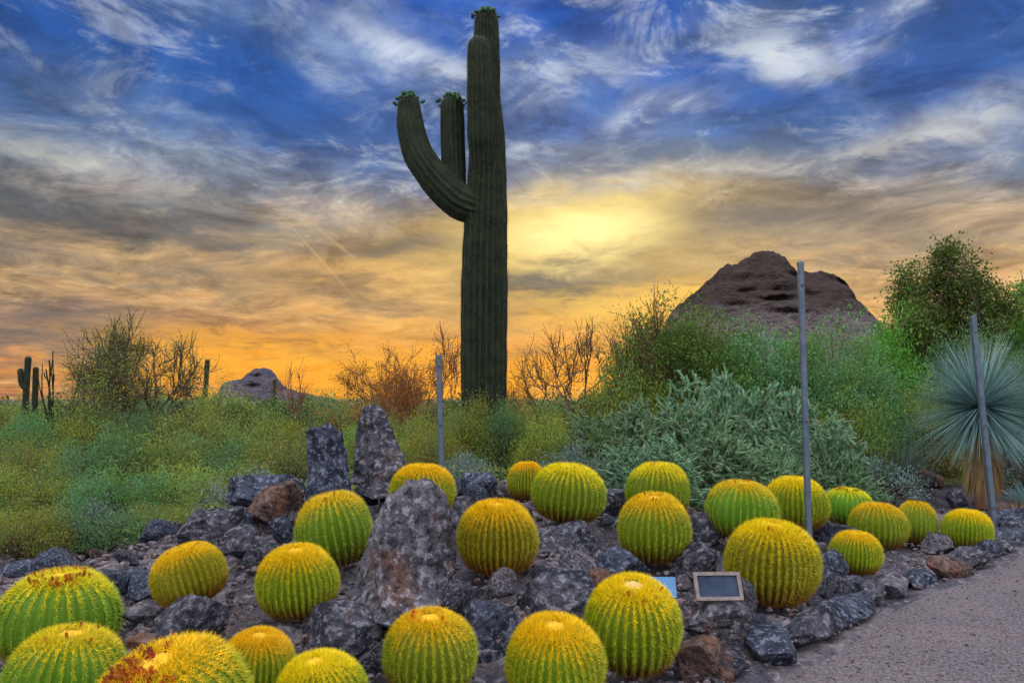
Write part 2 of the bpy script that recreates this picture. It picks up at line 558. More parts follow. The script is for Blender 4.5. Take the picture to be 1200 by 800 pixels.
# ------------------------------------------------------------------ barrel cacti placed from the photograph
# key: cx, top, bottom, width in pixels; true width m; proto; tilt (x fwd/back, y sideways) deg; label
CACTI = [
    (76, 668, 792, 142, .75, 'flowered', 2, 0, 'large green barrel cactus ringed with brown dried flowers at the left edge'),
    (80, 735, 862, 136, .56, 'green', 2, 6, 'barrel cactus in the bottom left corner, in front of the large flowered one'),
    (226, 750, 915, 192, .69, 'brown', 16, -10, 'broad tilted barrel cactus with a thick patch of brown dried flowers, bottom left'),
    (303, 737, 822, 92, .43, 'golden', 6, 6, 'small golden barrel cactus rising right behind the broad brown flowered one'),
    (387, 764, 868, 114, .47, 'golden', 8, -8, 'golden barrel cactus cut by the bottom edge, below the wide grey rock'),
    (234, 636, 712, 92, .50, 'dense', 4, -16, 'leaning orange yellow barrel cactus behind the squat grey boulder'),
    (354, 637, 725, 96, .52, 'golden', 10, -3, 'flat crowned golden barrel cactus between the leaning one and the big pale boulder'),
    (401, 575, 668, 98, .62, 'green', 4, -10, 'green barrel cactus touching the left side of the big pale boulder'),
    (494, 543, 606, 84, .65, 'golden', 4, 3, 'flat topped barrel cactus peeking over the big pale boulder'),
    (617, 540, 588, 48, .42, 'golden', 0, 0, 'small barrel cactus half hidden at the very back of the mound'),
    (662, 542, 614, 92, .70, 'standard', 6, 6, 'wide barrel cactus sitting on the dark pitted ledge'),
    (583, 585, 675, 97, .62, 'dense', 8, 0, 'yellow barrel cactus with rusty brown base, right of the big pale boulder'),
    (770, 541, 612, 80, .65, 'standard', 2, 2, 'barrel cactus at the back, partly hidden by the notched crowned one'),
    (765, 577, 661, 92, .65, 'standard', 8, 0, 'round barrel cactus with a notched crown, straight above the light blue sign'),
    (868, 562, 635, 88, .68, 'green', 3, 2, 'green barrel cactus with sharply drawn ribs, left of the tall metal post'),
    (932, 558, 624, 76, .62, 'golden', 3, 0, 'pale yellow barrel cactus directly behind the tall metal post'),
    (992, 570, 617, 60, .55, 'flowered', 2, 4, 'barrel cactus with a red brown flowered crown, right behind the tall post'),
    (1027, 588, 647, 72, .62, 'standard', 0, 2, 'broad flat topped barrel cactus, left one of a touching pair on the right'),
    (1072, 586, 641, 50, .46, 'capped', -4, 6, 'narrow barrel cactus with a brown cap, right one of a touching pair'),
    (998, 621, 675, 61, .46, 'golden', 4, 4, 'small golden barrel cactus beside the dark rocks at the path edge'),
    (1131, 596, 645, 58, .52, 'golden', 4, 3, 'small barrel cactus standing alone nearest the leaning metal post'),
    (898, 609, 713, 111, .72, 'dense', 6, 3, 'tall barrel cactus with brown lower ribs, right of the framed sign'),
    (738, 673, 791, 122, .62, 'pale', 12, 0, 'large barrel cactus with pale woolly crown, in front of the light blue sign'),
    (649, 720, 836, 123, .56, 'golden', 12, 0, 'golden barrel cactus at the bottom, left of the pale crowned one'),
    (506, 714, 822, 116, .52, 'redcrown', 8, 0, 'barrel cactus at bottom centre with small red flowers on its crown'),
]
CTRL = []
for c in CACTI:
    cx, top, bot, wpx, D = c[:5]
    Y = FPX * D / wpx
    p = at(cx, bot, Y - .3 * D)
    CTRL.append((at(cx, bot, Y).x, Y, p.z))
# more heights read off the photograph: px, py, Y
for px, py, Y in [(40, 665, 7.6), (470, 712, 5.2), (390, 600, 7.6), (450, 575, 8.0), (560, 590, 8.3), (650, 690, 5.6),
                  (240, 640, 6.6), (325, 612, 7.4), (840, 705, 5.7), (780, 700, 5.6), (950, 695, 6.6), (1165, 625, 9.5),
                  (1150, 592, 11.0), (1090, 565, 12.0), (700, 600, 8.6), (560, 700, 5.2)]:
    p = at(px, py, Y)
    CTRL.append((p.x, p.y, p.z))
CTRL = np.array(CTRL)
E0, E1 = np.array([1.25, 4.5]), np.array([5.6, 8.72])     # edge of the path
ED = (E1 - E0) / np.linalg.norm(E1 - E0)
EN = np.array([-ED[1], ED[0]])                            # points away from the path


def edge_dist(x, y):
    return (x - E0[0]) * EN[0] + (y - E0[1]) * EN[1] + .07 * np.sin(1.7 * ((x - E0[0]) * ED[0] + (y - E0[1]) * ED[1]))


def base_h(x, y):
    c = np.exp(-((x + .3) / 2.6) ** 2)
    h = .50 * sst(5, 8.5, y) * c
    h = h + .45 * sst(10, 30, y) * (1 - .4 * c)
    return h


CB = base_h(CTRL[:, 0], CTRL[:, 1])


def ground(x, y):
    x, y = np.asarray(x, float), np.asarray(y, float)
    b = base_h(x, y)
    d2 = (x[..., None] - CTRL[:, 0]) ** 2 + (y[..., None] - CTRL[:, 1]) ** 2
    w = np.exp(-d2 / (2 * .42 ** 2))
    w0 = np.exp(-d2 / (2 * .9 ** 2)) * .05
    w = w + w0
    h = b + (w * (CTRL[:, 2] - CB)).sum(-1) / (w.sum(-1) + .02)
    e = edge_dist(x, y)
    return h * sst(-.05, .55, e) - .03 * (1 - sst(-.1, .05, e))


def gz(x, y):
    return float(ground(np.array([x]), np.array([y]))[0])


# ------------------------------------------------------------------ ground
def build_ground():
    def axis(a, b, st, lo, hi):
        v = list(np.arange(a, b + 1e-6, st))
        s = st
        while v[-1] < hi:
            s *= 1.22
            v.append(v[-1] + s)
        s = st
        while v[0] > lo:
            s *= 1.22
            v.insert(0, v[0] - s)
        return np.array(v)
    xs = axis(-5.2, 6.5, .045, -5000, 5000)
    ys = axis(3.0, 10.5, .045, -5000, 9000)
    X, Yg = np.meshgrid(xs, ys)
    Z = np.zeros_like(X)
    for r in range(len(ys)):
        Z[r] = ground(X[r], Yg[r])
    E = sst(.0, .4, edge_dist(X, Yg))
    for r in range(len(ys)):
        if -1 < ys[r] < 40:
            for q in range(len(xs)):
                if E[r, q] > 0 and abs(xs[q]) < 25:
                    p = (xs[q], ys[r], 0)
                    a = noise.turbulence(Vector(p) * 2.6, 5, False)
                    Z[r, q] += E[r, q] * ((a - .75) * .11)
    nx, ny = len(xs), len(ys)
    i = np.arange((ny - 1) * nx).reshape(ny - 1, nx)[:, :-1].ravel()
    F = np.stack([i, i + 1, i + 1 + nx, i + nx], 1)
    mb = MB().add(np.stack([X, Yg, Z], -1), F)
    o = mb.build('ground', M['ground'], smooth=True)
    tag(o, kind='structure')


build_ground()


def build_path():
    # sheet from the edge outwards, 4 mm and more above the sunken ground
    T = np.concatenate([np.linspace(-14, 9, 150), np.linspace(9.5, 60, 30)])
    U = np.array([0, .04, .3, .8, 1.6, 3, 5, 8, 12])
    V = []
    for t in T:
        for u in U:
            p = E0 + ED * t - EN * (u - .02 + .07 * math.sin(1.7 * t))
            V.append((p[0], p[1], .002 if u > 0 else -.02))
    nu = len(U)
    F = [[i * nu + k, i * nu + k + 1, (i + 1) * nu + k + 1, (i + 1) * nu + k] for i in range(len(T) - 1) for k in range(nu - 1)]
    tag(MB().add(V, F).build('path', M['path'], smooth=True), kind='structure')


build_path()


# ------------------------------------------------------------------ rocks
def ico(sub):
    import bmesh
    bm = bmesh.new()
    bmesh.ops.create_icosphere(bm, subdivisions=sub, radius=1)
    v = np.array([p.co[:] for p in bm.verts])
    f = np.array([[q.index for q in fc.verts] for fc in bm.faces])
    bm.free()
    return v, f


ICO = {k: ico(k) for k in (1, 2, 3, 4, 5)}


def rock_mesh(name, seed, dims, sub=4, facets=12, cut=(.48, .82), amp=.07, rough=3.0, profile=None):
    """faceted, pitted stone about dims wide/deep/high, base at z=0 (slightly below)"""
    rg = np.random.default_rng(seed)
    v, f = ICO[sub]
    v = v.copy()
    for k in range(facets):
        n = rg.normal(size=3)
        n /= np.linalg.norm(n)
        d = rg.uniform(*cut)
        e = v @ n - d
        v -= np.where(e > 0, e, 0)[:, None] * n * .96
    v /= np.abs(v).max(0)
    off = Vector(rg.uniform(-50, 50, 3))
    nn = v / np.linalg.norm(v, axis=1, keepdims=True)
    for i in range(len(v)):
        p = Vector(v[i])
        a = noise.turbulence(p * rough + off, 5, True) - .5
        b = noise.noise(p * 1.3 + off)
        r_ = 1 - abs(noise.noise(p * rough * .9 - off)) * 3
        v[i] += nn[i] * (a * amp * -2.0 + b * amp * 1.3 - max(r_, 0) ** 2 * amp * .7)
    v[:, 2] = (v[:, 2] + 1) / 2
    v = v * [dims[0] / 2, dims[1] / 2, dims[2]]
    if profile:                                    # [(t, left, right)] half widths along the height
        t = np.clip(v[:, 2] / dims[2], 0, 1)
        P_ = np.array(profile)
        L_ = np.interp(t, P_[:, 0], P_[:, 1])
        R_ = np.interp(t, P_[:, 0], P_[:, 2])
        tb = np.linspace(0, 1, 25)
        near = [np.argsort(np.abs(t - b))[:60] for b in tb]
        lo = np.array([v[q, 0].min() for q in near])
        hi = np.array([v[q, 0].max() for q in near])
        k5 = np.ones(5) / 5
        lo[2:-2], hi[2:-2] = np.convolve(lo, k5, 'valid'), np.convolve(hi, k5, 'valid')
        lo, hi = np.interp(t, tb, lo), np.interp(t, tb, hi)
        u = (v[:, 0] - lo) / np.maximum(hi - lo, .02)
        v[:, 0] = L_ + np.clip(u, -.05, 1.05) * (R_ - L_)
        v[:, 1] = v[:, 1] * (dims[0] / np.maximum(hi - lo, .3 * dims[0])) * np.clip((R_ - L_) / dims[0] * .9 + .1, .2, 1)
    return MB().add(v, f).mesh(name, False)


ROCKI = [0]


def rock(px0, px1, top, bot, Y, m='rock', label=None, group=None, name='rock', depth=.9, sink=.12, prof=None, sub=5, amp=.05, facets=15, rot=0):
    ROCKI[0] += 1
    w = (px1 - px0) / FPX * Y
    pb = at((px0 + px1) / 2, bot, Y)
    z0 = pb.z
    z1 = at(600, top, Y).z
    g0 = gz(pb.x, Y)
    zb = min(z0, g0) - sink * (z1 - z0) * .5
    h = z1 - zb
    me = rock_mesh(name, 100 + ROCKI[0], (w, w * depth, h), sub, facets, amp=amp, profile=prof)
    o = link(name, me, M[m])
    o.location = (pb.x, Y, zb)
    o.rotation_euler[2] = R(rot)
    tag(o, label, 'rock', group)
    return o


rock(361, 413, 483, 606, 7.35, 'rock_blue', 'slender blue black standing stone with a rounded top, left of the pointed one', 'standing stones on the mound', 'standing_stone', .7,
     prof=[(0, -.22, .24), (.3, -.21, .2), (.6, -.20, .14), (.85, -.20, .10), (1, -.17, .06)], amp=.05)
rock(414, 482, 475, 572, 7.8, 'rock', 'dark pointed standing stone with a sloping right flank, right of the slender one', 'standing stones on the mound', 'standing_stone', .7,
     prof=[(0, -.28, .34), (.3, -.27, .27), (.6, -.26, .17), (.85, -.24, .06), (1, -.20, .0)], amp=.06)
rock(413, 533, 562, 714, 5.25, 'rock_pale', 'big pale grey boulder with brown patches standing upright in the middle of the bed', None, 'boulder', .75, sub=5,
     prof=[(0, -.35, .34), (.4, -.28, .32), (.7, -.19, .30), (.88, -.10, .27), (1, -.01, .20)], amp=.04, facets=16)
rock(536, 590, 545, 592, 8.3, 'rock_blue', 'rounded blue grey rock at the back of the mound, left of the small hidden cactus')
rock(284, 366, 562, 616, 7.5, 'rock_brown', 'rusty red slab of rock left of the slender standing stone', name='rock_slab')
rock(270, 372, 553, 572, 7.9, 'rock_blue', 'pale blue grey capstone lying behind the rusty red slab', name='rock_slab')
rock(208, 292, 588, 640, 6.9, 'rock', 'dark square rock at the left end of the mound, above the leaning cactus')
rock(314, 352, 604, 640, 6.7, 'rock_blue', 'small rounded violet rock below the rusty red slab')
rock(255, 318, 612, 660, 6.3, 'rock', 'lumpy dark rock just behind the leaning cactus')
rock(346, 374, 598, 630, 7.0, 'rock_pale', 'small pale stone between the violet rock and the green cactus')
rock(184, 262, 694, 760, 4.85, 'rock', 'squat grey boulder in front of the leaning cactus', name='boulder', sub=5)
rock(146, 196, 703, 716, 5.1, 'rock_pale', 'thin flat pale stone left of the squat boulder', name='flat_stone')
rock(150, 190, 738, 760, 4.7, 'rock_brown', 'flat brown stone between the squat boulder and the left edge cacti', name='flat_stone')
rock(270, 352, 716, 768, 4.9, 'rock_pale', 'wide grey rock below the flat crowned cactus')
rock(350, 446, 706, 800, 4.75, 'rock', 'large dark rock below the big pale boulder, left of the red flowered cactus', sub=5)
rock(446, 500, 706, 740, 5.0, 'rock_blue', 'low dark rock behind the cactus with red crown flowers')
rock(612, 722, 608, 676, 6.75, 'rock', 'dark pitted ledge under the wide barrel cactus', name='rock_ledge', sub=5)
rock(596, 706, 664, 735, 5.5, 'rock', 'large pitted grey rock behind the golden cactus at the bottom', sub=5)
rock(532, 606, 688, 780, 4.9, 'rock_blue', 'upright furrowed rock between the two bottom centre cacti', sub=5)
rock(690, 738, 560, 625, 7.9, 'rock', 'dark rock between the wide cactus and the back right one')
rock(520, 560, 580, 650, 6.6, 'rock', 'dark upright rock behind the right shoulder of the big pale boulder')
rock(800, 850, 600, 650, 7.2, 'rock', 'dark rock between the notched cactus and the sharply ribbed one')
rock(790, 850, 636, 668, 6.3, 'rock', 'flat topped dark rock behind the framed sign')
rock(798, 884, 696, 756, 5.12, 'rock_pale', 'pale rough rock carrying the framed sign')
rock(786, 866, 742, 806, 4.75, 'rock_brown', 'pinkish brown rock at the corner of the bed by the path')
rock(690, 760, 640, 680, 6.0, 'rock_blue', 'grey rock just behind the cactus with the pale crown')
rock(945, 1000, 644, 700, 6.75, 'rock_blue', 'dark blue rock right of the foot of the tall metal post')
rock(958, 1010, 612, 640, 7.6, 'rock_blue', 'rounded blue rock behind the small golden cactus')
rock(1066, 1114, 548, 574, 12.2, 'rock_brown', 'low brown rock in the clearing left of the blue yucca')
rock(1108, 1140, 572, 592, 10.6, 'rock', 'small black rock on the sand at the foot of the blue yucca')
rock(1170, 1235, 588, 618, 9.6, 'rock_blue', 'dark rock at the right edge below the tan cactus clump')
rock(10, 60, 655, 676, 7.4, 'rock_blue', 'low grey rock on the gravel at the far left')
rock(96, 150, 650, 670, 7.6, 'rock_pale', 'pale low rock on the gravel behind the large flowered cactus')

# kerb of rough stones along the path
ORD = ['first', 'second', 'third', 'fourth', 'fifth', 'sixth', 'seventh', 'eighth', 'ninth', 'tenth', 'eleventh', 'twelfth',
       'thirteenth', 'fourteenth', 'fifteenth', 'sixteenth', 'seventeenth', 'eighteenth', 'nineteenth', 'twentieth', 'twenty-first', 'twenty-second', 'twenty-third', 'twenty-fourth', 'twenty-fifth', 'twenty-sixth', 'twenty-seventh', 'twenty-eighth']
t, k = -.05, 0
krg = np.random.default_rng(3)
while t < 7.2:
    w = krg.uniform(.34, .74) * (1.15 if k < 4 else 1)
    h = krg.uniform(.13, .20)
    p = E0 + ED * (t + w / 2) + EN * (.22 + .02 * krg.normal() - .07 * math.sin(1.7 * (t + w / 2)))
    mt = ['rock', 'rock_blue', 'rock', 'rock_blue', 'rock', 'rock_pale', 'rock_blue', 'rock_brown'][k % 8]
    me = rock_mesh('kerb_stone', 400 + k, (w * 1.10, .34, h + .08), 4, 18, cut=(.45, .68), amp=.045)
    o = link('kerb_stone', me, M[mt])
    o.location = (p[0], p[1], -.05)
    o.rotation_euler = (0, R(krg.normal() * 3), math.atan2(ED[1], ED[0]) + R(krg.normal() * 9))
    col = {'rock': 'dark grey', 'rock_blue': 'blue grey', 'rock_brown': 'reddish brown', 'rock_pale': 'pale grey'}[mt]
    tag(o, f'{col} rough kerb stone, {ORD[k]} from the near end of the path edge', 'kerb stone', 'rough stones edging the gravel path')
    t += w * .97
    k += 1

# rubble scattered over the bed
PR = [rock_mesh('rubble_stone', 700 + k, (1, krg.uniform(.7, 1), krg.uniform(.5, .85)), 3, 10, amp=.09) for k in range(10)]
CP = np.array([(at(c[0], 600, FPX * c[4] / c[3]).x, FPX * c[4] / c[3], c[4]) for c in CACTI])
rr = np.random.default_rng(21)
cnt = 0
while cnt < 150:
    yy = 3.6 + 5.6 * rr.random() ** .8
    xx = rr.uniform(-.62, .66) * yy
    e = edge_dist(xx, yy)
    if e < .3 or (xx < -2.4 and yy > 6.4 and rr.random() < .6):
        continue
    s = .08 + .34 * rr.random() ** 2.0
    if (np.hypot(CP[:, 0] - xx, CP[:, 1] - yy) < CP[:, 2] * .42 + s * .4).any():
        continue
    mt = ['rock', 'rock', 'rock_blue', 'rock_pale', 'rock_brown', 'rock', 'rock_blue'][cnt % 7]
    me = PR[cnt % 10] if mt == 'rock' else None
    if me is None:
        key = (mt, cnt % 10)
        if key not in M:
            M[key] = PR[cnt % 10].copy()
            M[key].materials.clear()
            M[key].materials.append(M[mt])
        me = M[key]
    o = link('rubble_stone', me, M['rock'])
    o.location = (xx, yy, gz(xx, yy) - .03 - .1 * s)
    o.scale = (s, s, s)
    o.rotation_euler = (R(rr.normal() * 12), R(rr.normal() * 12), rr.uniform(0, 6.28))
    col = {'rock': 'dark grey', 'rock_blue': 'blue grey', 'rock_brown': 'rusty brown', 'rock_pale': 'pale grey'}[mt]
    tag(o, f'small {col} rubble stone lying loose between the barrel cacti', 'rubble stone', f'small {col} rubble stones in the cactus bed')
    cnt += 1


def scatter_pebbles(name, n, area, smin, smax, mt, test):
    v0, f0 = ICO[1]
    rg = np.random.default_rng(5)
    V, F = [], []
    k = 0
    pts = []
    while k < n:
        x, y = area(rg)
        if test(x, y):
            pts.append((x, y))
            k += 1
    pts = np.array(pts)
    Z = np.maximum(ground(pts[:, 0], pts[:, 1]), 0.0)
    for i in range(n):
        s = rg.uniform(smin, smax) * (1 + 1.2 * (rg.random() ** 6))
        a = rg.uniform(0, 6.28)
        c, s_ = math.cos(a), math.sin(a)
        v = v0 * (1 + .25 * rg.normal(size=(len(v0), 1))) * [s, s * rg.uniform(.6, 1), s * rg.uniform(.4, .8)]
        v = v @ np.array([[c, s_, 0], [-s_, c, 0], [0, 0, 1]])
        V.append(v + [pts[i, 0], pts[i, 1], Z[i] + s * .15])
        F.append(f0 + i * len(v0))
    o = MB().add(np.concatenate(V), np.concatenate(F)).build(name, mt)
    tag(o, kind='stuff')
    return o


o = scatter_pebbles('bed_gravel', 6500, lambda g: ((lambda y: (g.uniform(-.68, .7) * y, y))(3.2 + 7.5 * g.random())), .008, .028, M['pebble'], lambda x, y: edge_dist(x, y) > .1)
tag(o, 'loose gravel and chips covering the cactus bed', 'gravel')
o = scatter_pebbles('path_gravel', 6000, lambda g: ((lambda y: (g.uniform(.1, .78) * y, y))(3.8 + 6.5 * g.random())), .003, .010, M['pebble'], lambda x, y: edge_dist(x, y) < -.03)
tag(o, 'fine loose gravel on the path', 'gravel')


# ------------------------------------------------------------------ barrel cacti
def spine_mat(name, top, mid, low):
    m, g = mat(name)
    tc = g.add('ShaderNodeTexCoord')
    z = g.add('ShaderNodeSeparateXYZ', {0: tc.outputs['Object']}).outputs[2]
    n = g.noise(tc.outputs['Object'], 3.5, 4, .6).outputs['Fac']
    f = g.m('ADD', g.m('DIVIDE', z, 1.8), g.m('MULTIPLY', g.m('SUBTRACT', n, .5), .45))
    c = g.ramp(f, [(.16, low), (.44, mid), (.66, mid), (.86, top)])  # old spines brown low down, deepened to paint in shade on the lower half
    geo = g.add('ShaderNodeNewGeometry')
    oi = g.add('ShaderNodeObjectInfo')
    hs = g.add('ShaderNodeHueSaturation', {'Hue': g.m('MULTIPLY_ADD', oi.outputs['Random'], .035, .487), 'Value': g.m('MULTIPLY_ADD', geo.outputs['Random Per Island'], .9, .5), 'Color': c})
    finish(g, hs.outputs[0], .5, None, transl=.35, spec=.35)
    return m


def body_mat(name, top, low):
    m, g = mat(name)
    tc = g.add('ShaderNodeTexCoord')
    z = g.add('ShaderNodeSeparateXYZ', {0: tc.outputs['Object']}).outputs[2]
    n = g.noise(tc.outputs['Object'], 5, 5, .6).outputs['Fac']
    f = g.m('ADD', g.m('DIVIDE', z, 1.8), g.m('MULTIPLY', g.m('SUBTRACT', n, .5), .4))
    c = g.ramp(f, [(.12, low), (.42, top), (1, top)])  # skin darkens towards the base: shade of the lower half put into the colour
    sc = g.noise(tc.outputs['Object'], 2.6, 7, .7, .5).outputs['Fac']
    c = g.mix(g.m('MULTIPLY', g.smooth(sc, .62, .68), .8), c, (.16, .105, .05, 1))
    oi = g.add('ShaderNodeObjectInfo')
    c = g.add('ShaderNodeHueSaturation', {'Hue': g.m('MULTIPLY_ADD', oi.outputs['Random'], .04, .48), 'Value': g.m('MULTIPLY_ADD', oi.outputs['Random'], .4, .75), 'Color': c}).outputs[0]
    finish(g, c, .55, n, .2, .03, .3)
    return m


Y_TOP, Y_MID = (1.0, .76, .012, 1), (.62, .60, .035, 1)
BR = (.28, .10, .015, 1)
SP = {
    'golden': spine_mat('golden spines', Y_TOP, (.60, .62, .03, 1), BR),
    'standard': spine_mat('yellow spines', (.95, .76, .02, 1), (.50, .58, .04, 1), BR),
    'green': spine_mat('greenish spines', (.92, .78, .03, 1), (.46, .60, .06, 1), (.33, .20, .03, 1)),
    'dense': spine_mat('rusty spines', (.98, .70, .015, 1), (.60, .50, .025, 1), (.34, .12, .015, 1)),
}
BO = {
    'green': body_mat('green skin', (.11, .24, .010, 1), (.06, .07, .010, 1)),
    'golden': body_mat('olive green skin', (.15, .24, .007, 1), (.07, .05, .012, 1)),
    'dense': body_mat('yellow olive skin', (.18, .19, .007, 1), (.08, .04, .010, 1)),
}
WOOL = simple('crown wool', (.75, .42, .02, 1), (.88, .56, .05, 1), 14, .95, .8)
WOOL_PALE = simple('pale crown wool', (.62, .40, .11, 1), (.76, .54, .22, 1), 14, .95, .8)
DRY = leaf_mat('dried flowers', (.26, .055, .012, 1), (.48, .15, .015, 1), (.16, .04, .012, 1), .1)
FRESH = leaf_mat('red flowers', (.62, .11, .01, 1), (.75, .26, .01, 1), (.4, .06, .01, 1), .2)


def barrel(kind, ribs, dens, slen, body, spine, wool, flowers=0, fmat=None, fr=(.15, .5), seed=1, patch=None):
    rg = np.random.default_rng(seed)
    Hh = 1.8

    def surf(th, ph, amp=.085, crest=None):
        r = np.sin(ph) ** .82
        z = Hh / 2 * (1 - np.cos(ph))
        z = z - .10 * np.exp(-(r / .2) ** 2) * (ph > 1.5)
        a = amp * sst(.10, .5, r)
        s_ = np.abs(np.sin(ribs * th / 2)) ** .85
        q = r * (1.0 - a * s_ * 1.75)
        q = q * (1 + .030 * np.sin(2 * th + seed) + .022 * np.sin(3 * th + 2 * seed + 2 * ph) + .016 * np.sin(5 * th + ph))
        z = z + .03 * np.sin(th + seed) * sst(1.2, 2.6, ph) * r
        return np.stack([q * np.cos(th), q * np.sin(th), z], -1)
    root = empty('barrel_cactus')
    nt, npz = ribs * 6, 44
    th = np.arange(nt) / nt * 2 * np.pi
    ph = .55 + (math.pi - .55) * np.linspace(0, 1, npz) ** .95
    ph[-1] = math.pi - 1e-3
    TH, PH = np.meshgrid(th, ph)
    V = surf(TH, PH)
    i = (np.arange(npz - 1)[:, None] * nt + np.arange(nt)[None]).ravel()
    j = (np.arange(npz - 1)[:, None] * nt + (np.arange(nt)[None] + 1) % nt).ravel()
    F = np.stack([i, j, j + nt, i + nt], 1)
    MB().add(V, F).build('body', BO[body], root, True)
    # spines: clusters along every rib crest
    P0, P1, RR = [], [], []
    L_ = []
    for kx in range(ribs):
        t0 = 2 * np.pi * kx / ribs
        u = np.linspace(0, 1, dens)
        u = u ** .82
        phs = .75 + (math.pi - .95) * u
        for q in phs:
            q = q + rg.normal() * .012
            L_.append((t0 + rg.normal() * .006, q))
    L_ = np.array(L_)
    C = surf(L_[:, 0], L_[:, 1])
    e = 1e-3
    dth = surf(L_[:, 0] + e, L_[:, 1], 0) - surf(L_[:, 0] - e, L_[:, 1], 0)
    dph = surf(L_[:, 0], L_[:, 1] + e, 0) - surf(L_[:, 0], L_[:, 1] - e, 0)
    nr = np.cross(dph, dth)
    nr /= np.linalg.norm(nr, axis=1, keepdims=True)
    nr *= np.sign((nr * (C - [0, 0, .9])).sum(1))[:, None]
    dth /= np.linalg.norm(dth, axis=1, keepdims=True)
    dph /= np.linalg.norm(dph, axis=1, keepdims=True)
    topf = sst(1.9, 2.7, L_[:, 1])
    for q in range(12):
        a = q / 11 * 2 * np.pi + rg.uniform(-.4, .4, len(C))
        tilt = .42 + .25 * rg.random(len(C)) if q < 11 else np.full(len(C), .95)
        D = nr * (tilt + .35 * topf * 0)[:, None] + (dth * np.cos(a)[:, None] * .62 + dph * np.sin(a)[:, None]) * (1 - tilt * .6)[:, None]
        D /= np.linalg.norm(D, axis=1, keepdims=True)
        ln = slen * rg.uniform(.7, 1.2, len(C)) * (1 + .25 * topf)
        P0.append(C - nr * .01)
        P1.append(C + D * ln[:, None])
        RR.append(np.full(len(C), .0058))
    # crown bristles
    nb = 1100
    a = rg.uniform(0, 2 * np.pi, nb)
    pr = math.pi - .02 - .62 * rg.random(nb) ** .7
    Cc = surf(a, pr)
    Dn = np.stack([np.cos(a) * .55, np.sin(a) * .55, np.full(nb, .8)], -1) + rg.normal(size=(nb, 3)) * .35
    Dn /= np.linalg.norm(Dn, axis=1, keepdims=True)
    P0.append(Cc)
    P1.append(Cc + Dn * (slen * rg.uniform(.5, 1.1, nb))[:, None])
    RR.append(np.full(nb, .007))
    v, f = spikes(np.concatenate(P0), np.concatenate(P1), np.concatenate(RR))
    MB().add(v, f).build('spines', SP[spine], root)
    # woolly crown cushion
    nn = 28
    rings = 9
    vv = []
    for r_ in range(rings):
        rad = .36 * r_ / (rings - 1)
        for k2 in range(nn):
            aa = 2 * np.pi * k2 / nn
            rr_ = rad * (1 + .10 * math.sin(4 * aa + seed) + .05 * rg.normal())
            zz = 1.755 + .05 * math.sin(min(1, r_ / (rings - 1)) * math.pi) - .085 * (rad / .36) ** 2 - (.05 * (1 - rad / .12) if rad < .12 else 0) + .012 * rg.normal()
            vv.append((rr_ * math.cos(aa), rr_ * math.sin(aa), zz))
    ff = [[a_ * nn + b_, a_ * nn + (b_ + 1) % nn, (a_ + 1) * nn + (b_ + 1) % nn, (a_ + 1) * nn + b_] for a_ in range(rings - 1) for b_ in range(nn)]
    MB().add(vv, ff).build('crown', wool, root, True)
    if flowers:
        rest = MB()
        for q in range(flowers):
            aa = rg.uniform(0, 2 * np.pi) if patch is None else patch[0] + rg.normal() * patch[1]
            pr_ = math.pi - rg.uniform(*fr)
            c = surf(np.array([aa]), np.array([pr_]))[0]
            d = np.array([math.cos(aa) * .45, math.sin(aa) * .45, .9]) + rg.normal(size=3) * .2
            d /= np.linalg.norm(d)
            ln, r0 = rg.uniform(.09, .15), rg.uniform(.022, .034)
            _, A, B = frames(d[None])
            # a dry tube flaring into a frayed rim of tepals
            ring = lambda r, h: [c + d * h + (A[0] * math.cos(k) + B[0] * math.sin(k)) * r for k in np.arange(12) / 12 * 2 * np.pi]
            V_ = ring(r0 * .55, -.01) + ring(r0, ln * .55) + ring(r0 * .8, ln * .85)
            V_ += [p + d * (ln * (.30 if k % 2 else .02)) + (p - c - d * ln * .85) * (.5 if k % 2 else .1) for k, p in enumerate(ring(r0 * .8, ln * .85))]
            V_ += [c + d * ln * .7]
            F_ = [[s_ * 12 + k, s_ * 12 + (k + 1) % 12, (s_ + 1) * 12 + (k + 1) % 12, (s_ + 1) * 12 + k] for s_ in range(3) for k in range(12)]
            fb = MB() if q < 100 else rest
            n0 = fb.n
            fb.add(V_, F_)
            fb.f.append(np.array([[24 + k, 24 + (k + 1) % 12, 48] for k in range(12)]) + n0)
            if q < 100:
                fb.build('dried_flower' if fmat is DRY else 'flower', fmat, root)
        if rest.n:
            tag(rest.build('dried_flowers', fmat, root), kind='stuff')
    return root


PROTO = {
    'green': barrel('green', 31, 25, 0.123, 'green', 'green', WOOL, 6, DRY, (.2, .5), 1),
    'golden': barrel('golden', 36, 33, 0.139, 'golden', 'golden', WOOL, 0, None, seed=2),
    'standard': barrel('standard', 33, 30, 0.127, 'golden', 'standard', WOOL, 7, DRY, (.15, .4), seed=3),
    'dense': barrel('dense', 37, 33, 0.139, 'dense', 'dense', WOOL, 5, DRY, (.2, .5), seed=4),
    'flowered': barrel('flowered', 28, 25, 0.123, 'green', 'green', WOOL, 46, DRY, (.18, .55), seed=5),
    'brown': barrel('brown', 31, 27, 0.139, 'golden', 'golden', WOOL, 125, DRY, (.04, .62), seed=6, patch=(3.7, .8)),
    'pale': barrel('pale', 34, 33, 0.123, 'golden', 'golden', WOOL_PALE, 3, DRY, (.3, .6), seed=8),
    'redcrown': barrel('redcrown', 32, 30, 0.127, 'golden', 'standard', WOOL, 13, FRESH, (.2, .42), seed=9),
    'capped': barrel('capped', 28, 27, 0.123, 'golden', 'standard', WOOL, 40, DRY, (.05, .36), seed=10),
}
usedp = set()
